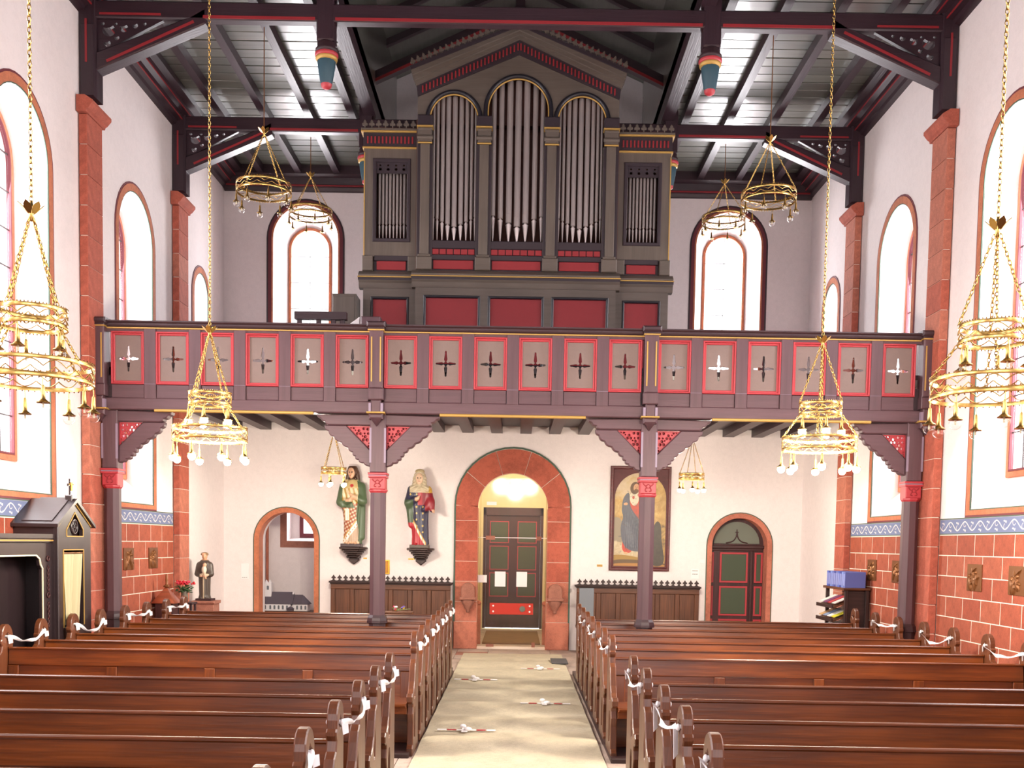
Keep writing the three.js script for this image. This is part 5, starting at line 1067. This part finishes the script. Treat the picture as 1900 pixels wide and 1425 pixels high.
// ---------- confessional ----------
{
  const o = thing('confessional', 'dark carved confessional with gold lines, gabled roof and ivory curtain', 'confessional', [-W, 0, 0]), X1 = .41;     // local x from the wall
  const za = -9.30, zb = -10.79, zc = -11.62, F = (g) => xf(g, new THREE.Matrix4().set(0, 0, 1, 0, 0, 1, 0, 0, 1, 0, 0, 0, 0, 0, 0, 1));  // (u=z, v=y, t=x)
  // open side compartment
  const sc = poly([[zb, 0], [za, 0], [za, 1.86], [zb, 1.86]]);
  const op = (e) => { const a = zb + .22 - e, b = za - .12 + e; return [[a, .05], [b, .05], [b, 1.58 + e], [b - .04, 1.62 + e], [b - .06, 1.68 + e], [b - .14, 1.72 + e], [a + .14, 1.72 + e], [a + .06, 1.68 + e], [a + .04, 1.62 + e], [a, 1.58 + e]]; };
  sc.holes.push(hole(op(0)));
  mesh('side_front', F(ex(sc, .04, .006)).translate(X1 - .04, 0, 0), M.confess, o, 'y');
  mesh('side_back', B(.11, .14, 0, 1.86, zb, za), M.confess, o, 'y'); mesh('side_end', B(.115, X1 - .01, 0, 1.86, za - .03, za), M.confess, o, 'y');
  mesh('opening_gold', F(ex(ringShape(op(.014), op(0)), .01)).translate(X1 - .004, 0, 0), M.ivory, o);
  mesh('side_cornice', [CB(.115, X1 + .02, 1.86, 1.90, zb, za + .02, .008), CB(.115, X1 + .04, 1.90, 1.945, zb, za + .03, .012)], M.confess, o, 'z');
  mesh('cornice_gold', B(.115, X1 + .026, 1.872, 1.885, zb, za + .025), M.goldPaint, o);
  for (let k = 0; k < 2; k++) {
    const y = 1.0 + k * .38; mesh('carved_ring', new THREE.TorusGeometry(.025, .008, 5, 14).rotateY(Math.PI / 2).translate(X1 + .008, y + .31, zb + .1), M.doorB, o);
    for (let j = 0; j < 5; j++) mesh('carved_diamond', new THREE.TorusGeometry(.03, .006, 4, 4).scale(.6, 1, 1).rotateY(Math.PI / 2).translate(X1 + .008, y + j * .052, zb + .1), M.doorB, o);
  }
  // priest's compartment
  const cw = poly([[zc, 0], [zb, 0], [zb, 2.05], [(zb + zc) / 2, 2.30], [zc, 2.05]]), m = (zb + zc) / 2;
  cw.holes.push(hole([[zb - .12, .95], [zc + .2, .95], [zc + .2, 1.78], [zb - .12, 1.78]].reverse()), hole([[m - .21, 1.925], [m + .21, 1.925], [m + .21, 2.0], [m, 2.185], [m - .21, 2.0]]));
  mesh('centre_front', F(ex(cw, .05, .008)).translate(X1 + .02, 0, 0), M.confess, o, 'y');
  mesh('centre_sides', [B(0, X1 + .03, 0, 2.05, zb - .03, zb + .01), B(0, X1 + .03, 0, 2.05, zc, zc + .03)], M.confess, o, 'y');
  mesh('centre_back', B(.0, .03, 0, 2.05, zc, zb), M.confess, o); mesh('tympanum_back', B(X1 - .02, X1, 1.85, 2.11, zc + .1, zb - .1), M.confess, o);
  mesh('lower_door', CB(X1 + .0, X1 + .06, .1, .9, zc + .12, zb - .08, .01), M.confess, o, 'y');
  const slope = (s) => { const z0 = m, z1 = s > 0 ? zb + .07 : zc - .07; return xf(ex(poly([[z0, 2.335], [z1, 2.055], [z1, 2.02], [z0, 2.295]]), X1 + .1), new THREE.Matrix4().set(0, 0, 1, 0, 0, 1, 0, 0, 1, 0, 0, 0, 0, 0, 0, 1)); };
  mesh('roof', [slope(1), slope(-1)], M.confess, o);
  mesh('roof_slab', [1, -1].map((s) => { const z1 = s > 0 ? zb + .03 : zc - .03; return xf(ex(poly([[m, 2.347], [z1, 2.09], [z1, 2.07], [m, 2.325]]), .32), new THREE.Matrix4().set(0, 0, 1, .11, 0, 1, 0, 0, 1, 0, 0, 0, 0, 0, 0, 1)); }), M.confess, o);
  const gl = (pts, r = .007) => pts.slice(1).map((q, i) => bar([X1 + .072, pts[i][1], pts[i][0]], [X1 + .072, q[1], q[0]], r, r * 1.6));
  mesh('gable_gold', [gl([[zc - .0, 2.035], [m, 2.285], [zb, 2.035]], .009), gl([[m - .21, 1.925], [m + .21, 1.925], [m + .21, 2.0], [m, 2.185], [m - .21, 2.0], [m - .21, 1.925]]), gl([[zb - .12, .95], [zb - .12, 1.78], [zc + .2, 1.78], [zc + .2, .95]]), [bar([.02, 2.035, zb + .012], [X1 + .07, 2.035, zb + .012], .008, .012)]], M.goldPaint, o);
  mesh('rosette', [new THREE.TorusGeometry(.075, .014, 8, 20).rotateY(Math.PI / 2).translate(X1 + .06, 2.03, m), [0, 1, 2, 3].map((k) => new THREE.TorusGeometry(.024, .008, 6, 12).rotateY(Math.PI / 2).translate(X1 + .06, 2.03 + .035 * Math.cos(k * 1.571), m + .035 * Math.sin(k * 1.571)))], M.confess, o);
  mesh('curtain_rail', rod([X1 + .06, 1.745, zc + .2], [X1 + .06, 1.745, zb - .12], .012), M.bronze, o);
  const cg = new THREE.PlaneGeometry(1, 1, 40, 8), p = cg.attributes.position;
  for (let i = 0; i < p.count; i++) { const u = p.getX(i) + .5, v = p.getY(i) + .5, wd = .50 - .11 * (1 - v); p.setXYZ(i, X1 + .06 + .03 * Math.sin(u * 30 + (1 - v) * 1.5) + .012 * Math.sin(u * 11), .97 + v * .765 + .03 * (1 - v) * Math.sin(u * 3), zb - .125 - u * wd); }
  cg.computeVertexNormals(); mesh('curtain', cg, mat('#b3a988', { roughness: .9, side: THREE.DoubleSide }), o, 'y');
  mesh('pinnacle', CB(X1 - .02, X1 + .06, 2.30, 2.375, m - .045, m + .045, .01), M.confess, o);
  const cr = mesh('cross', [B(X1 + .012, X1 + .03, 2.37, 2.55, m - .012, m + .012), B(X1 + .012, X1 + .03, 2.47, 2.495, m - .055, m + .055)], M.confess, o); mesh('gilt_figure', [rod([X1 + .035, 2.42, m], [X1 + .035, 2.51, m], .01, .013), rod([X1 + .035, 2.49, m - .045], [X1 + .035, 2.49, m + .045], .007)], M.gold, cr);
}
// ---------- monk statue, pedestal, flowers, alms box in the left corner ----------
{
  const tab = [[0, 0, 0, .1, .08], [.06, 0, 0, .085, .07], [.35, 0, 0, .095, .075], [.5, 0, 0, .12, .085], [.58, 0, 0, .1, .07], [.63, 0, 0, .05, .045]];
  const F = robed(tab, (t, y) => .05 * Math.sin(9 * t + 5 * y) * (1 - y), (x, y, z, d) => {
    for (const s of [-1, 1]) { d = smin(d, cap(x, y, z, [s * .09, .54, 0], [s * .11, .4, .03], .042, .045), .03); d = smin(d, cap(x, y, z, [s * .11, .4, .03], [s * .03, .37, .1], .035, .022), .02); d = Math.min(d, ell(x, y, z, [s * .04, .01, .06], [.02, .018, .04])); }
    d = Math.min(d, handAt(x, y, z, [.03, .36, .1], [-.8, .2, .4], [0, .8, .3], .5), handAt(x, y, z, [-.03, .39, .1], [.8, .1, .4], [0, .8, .3], .5));
    d = Math.min(d, face(x, y, z, [.005, .685, .02], .058, .2)); let hr = ell(x, y, z, [0, .715, .005], [.062, .035, .06]); d = Math.min(d, hr);
    d = smin(d, cap(x, y, z, [0, .6, 0], [0, .66, .01], .035, .03), .015);
    d = Math.min(d, smin(ell(x, y, z, [.02, .47, .1], [.04, .06, .04]), ell(x, y, z, [.03, .545, .1], [.03, .034, .03]), .015)); d = smin(d, cap(x, y, z, [.02, .44, .11], [.05, .33, .12], .022, .015), .02); return d; });
  const C = (x, y, z) => y > .7 ? (z > .05 && Math.abs(x) < .03 ? skin : '#8a6a48') : y > .62 && z > .0 ? '#cf9f7c' : z > .085 && y > .30 && y < .59 && x > -.05 ? (y > .52 ? '#e0b493' : y > .42 ? '#d9d0bd' : y > .37 ? '#c9b79c' : '#d6a888') : Math.abs(x) < .012 && z > .05 && y < .36 ? '#cfc2a4' : '#4b3f38';
  const o = thing('monk_statue', 'small statue of a brown robed monk carrying a child in the left corner', 'statue', [-4.95, .955, -16.53]);
  mesh('figure', blob(F, [0, .36, .02], [.19, .41, .17], 84, C), painted, o); mesh('plinth', CB(-.12, .14, -.03, .004, -.1, .12, .006), M.galDark, o);
  const p = thing('stone_pedestal', 'grey brown stone pedestal under the monk statue', 'pedestal', [-4.93, 0, -16.53]);
  mesh('block', CB(-.17, .17, 0, .88, -.16, .16, .012), M.sandG, p); mesh('top_slab', CB(-.19, .19, .88, .925, -.18, .18, .01), M.sandG, p);
  const f = thing('flower_vase', 'glass vase of red geranium blossoms before the monk statue', 'vase', [-4.98, .95, -15.6]);
  mesh('vase', lathe([[0, 0], [.05, 0], [.055, .06], [.05, .13], [.058, .17], [.052, .168], [.045, .13], [.05, .06], [.045, .01], [0, .01]], 16), mat('#8f8578', { roughness: .15, transmission: .3 }), f);
  const lf = []; for (let i = 0; i < 60; i++) { const a = rr(0, 6.3), r = rr(.02, .12); lf.push(new THREE.SphereGeometry(rr(.014, .024), 5, 4).scale(1.4, .35, 1).rotateX(rr(-.6, .6)).rotateY(a).translate(r * Math.cos(a), .2 + rr(-.03, .07) - r * .2, r * Math.sin(a))); }
  mesh('foliage', lf, mat('#2f5a34', { roughness: .6 }), f).userData.kind = 'stuff';
  mesh('stalks', Array.from({ length: 7 }, (_, i) => rod([0, .05, 0], [.07 * Math.cos(i), .24, .07 * Math.sin(i)], .004)), mat('#3d6136'), f);
  for (let i = 0; i < 9; i++) { const a = i * .7 + .2, r = [.03, .1, .13][i % 3], b = []; for (let k = 0; k < 9; k++) b.push(new THREE.SphereGeometry(.013, 6, 5).translate(rr(-.022, .022), rr(-.014, .018), rr(-.022, .022))); mesh('blossom', b, mat(['#d02038', '#e0405a', '#c8182c'][i % 3], { roughness: .6 }), f).position.set(r * Math.cos(a), .285 + (i % 2) * .02, r * Math.sin(a)); }
  const t = thing('flower_stand', 'dark wooden stand under the flower vase', 'stand', [-4.98, 0, -15.6]); mesh('top', CB(-.16, .16, .92, .95, -.13, .13, .006), M.galDark, t); for (const [a, b] of [[-1, -1], [1, -1], [-1, 1], [1, 1]]) mesh('leg', CB(a * .13 - .015, a * .13 + .015, 0, .92, b * .1 - .015, b * .1 + .015, .004), M.galDark, t, 'y');
  const k = thing('alms_box', 'red brown wooden alms post with pyramid roof and finial by the left wall', 'box', [-5.03, 0, -14.95]);
  mesh('post', CB(-.13, .13, 0, .98, -.13, .13, .012), M.doorB, k, 'y'); mesh('roof', new THREE.ConeGeometry(.24, .25, 4, 1).rotateY(Math.PI / 4).translate(0, 1.1, 0), mat('#9a4a2c', { roughness: .5, tx: 'wood' }), k);
  mesh('finial', lathe([[0, 1.4], [.012, 1.39], [.018, 1.3], [.012, 1.26], [.02, 1.24], [.05, 1.225], [.045, 1.21], [.02, 1.2], [.02, 1.19], [0, 1.19]], 12), M.bronze, k); mesh('coin_slot', B(-.05, .05, .9, .91, .128, .136), M.bronze, k);
  mesh('light_panel', CB(.0, .11, .76, .97, .13, .142, .004), M.sandL, k);
}
// ---------- church model on a table in the side room ----------
{
  const tb = thing('model_table', 'low table carrying the church model in the side room', 'table', [-4.18, 0, -19.75]);
  mesh('top', CB(-.6, .5, 0.525, .56, -.3, .3, .006), M.wains, tb); for (const [a, b] of [[-.55, -.25], [.45, -.25], [-.55, .25], [.45, .25]]) mesh('leg', CB(a - .02, a + .02, 0, .54, b - .02, b + .02, .004), M.wains, tb, 'y');
  const o = thing('church_model', 'white model church with grey roofs and small tower in the side room', 'model', [-4.18, .56, -19.75]);
  const wall = mat('#ece8ea', { roughness: .8 }), slate = mat('#5c545e', { roughness: .7 });
  mesh('nave', CB(-.6, -.06, 0, .135, -.14, .14, .004), wall, o); mesh('nave_roof', alongX([[-.16, .13], [0, .36], [.16, .13]].reverse(), -.61, -.02), slate, o);
  mesh('crossing_gable', ex(poly([[-.075, 0], [.055, 0], [.055, .2], [-.01, .37], [-.075, .2]]), .03).rotateY(Math.PI / 2).translate(-.05, 0, 0), wall, o);
  mesh('transept', CB(-.02, .26, 0, .135, -.12, .12, .004), wall, o); mesh('transept_roof', [alongX([[-.14, .13], [0, .31], [.14, .13]].reverse(), -.03, .15), new THREE.ConeGeometry(.19, .17, 4).rotateY(Math.PI / 4).translate(.16, .215, 0)], slate, o);
  mesh('tower', [CB(-.58, -.45, 0, .52, -.065, .065, .004), new THREE.ConeGeometry(.05, .08, 4).rotateY(Math.PI / 4).translate(-.55, .56, .03), new THREE.ConeGeometry(.05, .08, 4).rotateY(Math.PI / 4).translate(-.48, .56, .03)], wall, o);
  mesh('porch', [CB(-.12, .0, 0, .05, .13, .2, .003), new THREE.ConeGeometry(.1, .05, 4).rotateY(Math.PI / 4).translate(-.06, .07, .16)], slate, o);
  for (const x of [-.55, -.45, -.37, -.29, -.21, -.13, .06, .14, .22]) mesh('window', ex(poly(arch(.035, .03, .09, x, 6)), .006).translate(0, 0, x > 0 ? .118 : .138), M.grey, o);
  mesh('tower_opening', ex(poly(arch(.04, .4, .46, -.515, 6)), .006).translate(0, 0, .063), M.grey, o);
}
// ---------- literature stand on the right, folders, leaflets ----------
{
  const o = thing('literature_stand', 'brown wooden literature stand against the right tiled wall', 'shelf', [0, 0, 0]), x0 = 4.84, x1 = 5.2, za = -14.82, zb = -15.7;
  mesh('top_board', CB(x0 - .04, x1, 1.33, 1.365, zb - .05, za + .05, .006), M.wains, o, 'z');
  for (const z of [za, zb]) for (const x of [x0 + .02, x1 - .04]) mesh('post', CB(x - .025, x + .025, 0, 1.33, z - .025, z + .025, .005), M.wainsD, o, 'y');
  mesh('back_board', B(x1 - .02, x1, .2, 1.33, zb, za), M.wainsD, o); mesh('end_board', B(x0 + .05, x1, .2, 1.33, za - .05, za - .03), M.wainsD, o);
  const sl = [[1.12, .3], [.92, .26], [.72, .26]];
  sl.forEach(([y, d]) => { mesh('sloped_shelf', xf(ex(poly([[x0 - .14, y - .06], [x0 + d, y + .13], [x0 + d, y + .15], [x0 - .15, y - .04]]), za - zb - .1), new THREE.Matrix4().makeTranslation(0, 0, zb + .05)), M.wains, o, 'z'); mesh('shelf_lip', B(x0 - .165, x0 - .145, y - .06, y - .01, zb + .05, za - .05), M.wainsD, o, 'z'); });
  const cols = ['#d8d4d2', '#b23a42', '#7d3f6a', '#e8e4e0', '#d6cf3a', '#efecec', '#8fa0c4', '#c9a070', '#e4e0dc', '#a86040', '#dcd8d8', '#e9e4df'];
  let k = 0;
  for (const [y] of sl) for (let i = 0; i < 4; i++) {
    const z = za - .14 - i * .2, g = thing('leaflet', `leaflet number place ${['nearest the viewpoint', 'second', 'third', 'farthest'][i]} on the ${y > 1 ? 'top' : y > .9 ? 'middle' : 'bottom'} sloping shelf`.replace('number place ', ''), 'leaflet', [x0 + .02, y + .065, z], 'leaflets on the literature stand');
    g.rotation.z = .41; mesh('sheet', CB(-.15, .1, 0, .012, -.075, .075, .002), mat(cols[k++ % 12], { roughness: .6 }), g);
  }
  const blues = ['#5a64a8', '#3b4592', '#6c74ae', '#4a62b8', '#343c88', '#6f86c8'];
  const fol = thing('ring_folder', 'blue folder on the literature stand, spine towards the aisle, nearest the wall corner', 'folder', [x0 + .14, 1.365, za - .02], 'blue folders on the literature stand');
  const fb = CB(-.15, .15, 0, .23, -.04, .04, .004), fs = B(-.153, -.149, .03, .2, -.034, .034);
  mesh('cover', fb, mat(blues[0], { roughness: .5 }), fol, 'y'); mesh('spine_label', fs, mat('#8088c0', { roughness: .6 }), fol);
  fol.userData.label = 'blue folder at the near end of the row on the literature stand';
  for (let i = 1; i < 10; i++) { const c = copyOf(fol, ['second', 'third', 'fourth', 'fifth', 'sixth', 'seventh', 'eighth', 'ninth', 'last'][i - 1] + ' blue folder along the row on the literature stand', [x0 + .14, 1.365, za - .02 - i * .088]); c.children[0].material = mat(blues[(i * 5) % 6], { roughness: .5 }); }
}
// ---------- small things by the aisle ----------
{
  const g = thing('grey_board', 'plain grey display board standing before the right panelled bench', 'board', [1.28, 0, -17.4]);
  mesh('panel', CB(-.125, .125, .62, 1.19, -.02, .02, .006), M.grey, g); mesh('foot', [B(-.02, .02, 0, .63, -.015, .015), CB(-.12, .12, 0, .02, -.12, .12, .005)], M.grey, g);
  const m = thing('floor_mat', 'small dark grey rubber mat at the right edge of the carpet', 'mat', [.79, carpetY(.7, -16.4) + .012, -16.4]); mesh('mat', CB(-.13, .13, 0, .016, -.35, .35, .005), mat('#4c4a4d', { roughness: .9 }), m);
  for (const [x, z, w] of [[-.42, -10.3, 'nearest, on the left of the aisle carpet'], [.43, -12.0, 'right of centre on the aisle carpet'], [-.47, -14.0, 'on the left half of the carpet, farther away'], [.45, -15.4, 'near the small grey mat']]) {
    const o = thing('tape_mark', 'red and white barrier tape marker ' + w, 'tape', [x, Math.max(...[-.3, -.15, 0, .15, .3].flatMap((d) => [-.14, 0, .14].map((e) => carpetY(x - .035 + d, z + e)))) + .004, z], 'tape markers on the carpet');
    const st = (a, b, m2) => mesh(m2 === M.red ? 'red_stripe' : 'white_stripe', CB(a, b, 0, .006, -.025, .025, .001), m2, o);
    for (let i = 0; i < 6; i++) st(-.28 + i * .1, -.19 + i * .1, i % 3 === 1 ? M.red : M.white);
    mesh('cross_strip', CB(-.03, .03, .004, .01, -.14, .14, .001), M.white, o); mesh('crumpled_end', [new THREE.IcosahedronGeometry(.035, 1).scale(1.2, .7, 1).translate(.03, .02, .05), new THREE.IcosahedronGeometry(.026, 1).scale(1.3, .8, 1).translate(-.02, .04, -.01)], M.white, o);
  }
  const f = thing('flower_bunch', 'small bunch of coloured flowers lying behind the left rear pew', 'flowers', [-1.76, .858, -15.9]);
  for (let i = 0; i < 9; i++) mesh('flower', new THREE.SphereGeometry(.02, 8, 6).scale(1, .8, 1), mat(['#e8c53a', '#6a4fa0', '#d8d4e0', '#c23a5a'][i % 4], { roughness: .6 }), f).position.set(rr(-.12, .1), rr(.0, .06), rr(-.04, .04));
  mesh('stems', Array.from({ length: 8 }, () => rod([rr(-.05, .05), 0, 0], [rr(-.1, .22), rr(.01, .06), rr(-.04, .04)], .005)), mat('#7d8a5a'), f);
  const b = thing('flower_ledge', 'small wooden stand behind the rear left pews', 'shelf', [-1.76, 0, -15.9]); mesh('board', CB(-.22, .24, .81, .84, -.1, .1, .006), M.wains, b); for (const x of [-.16, .18]) mesh('leg', CB(x - .03, x + .03, 0, .81, -.08, .08, .006), M.wains, b, 'y');
}
scene.updateMatrixWorld(true);
renderer.render(scene, camera);
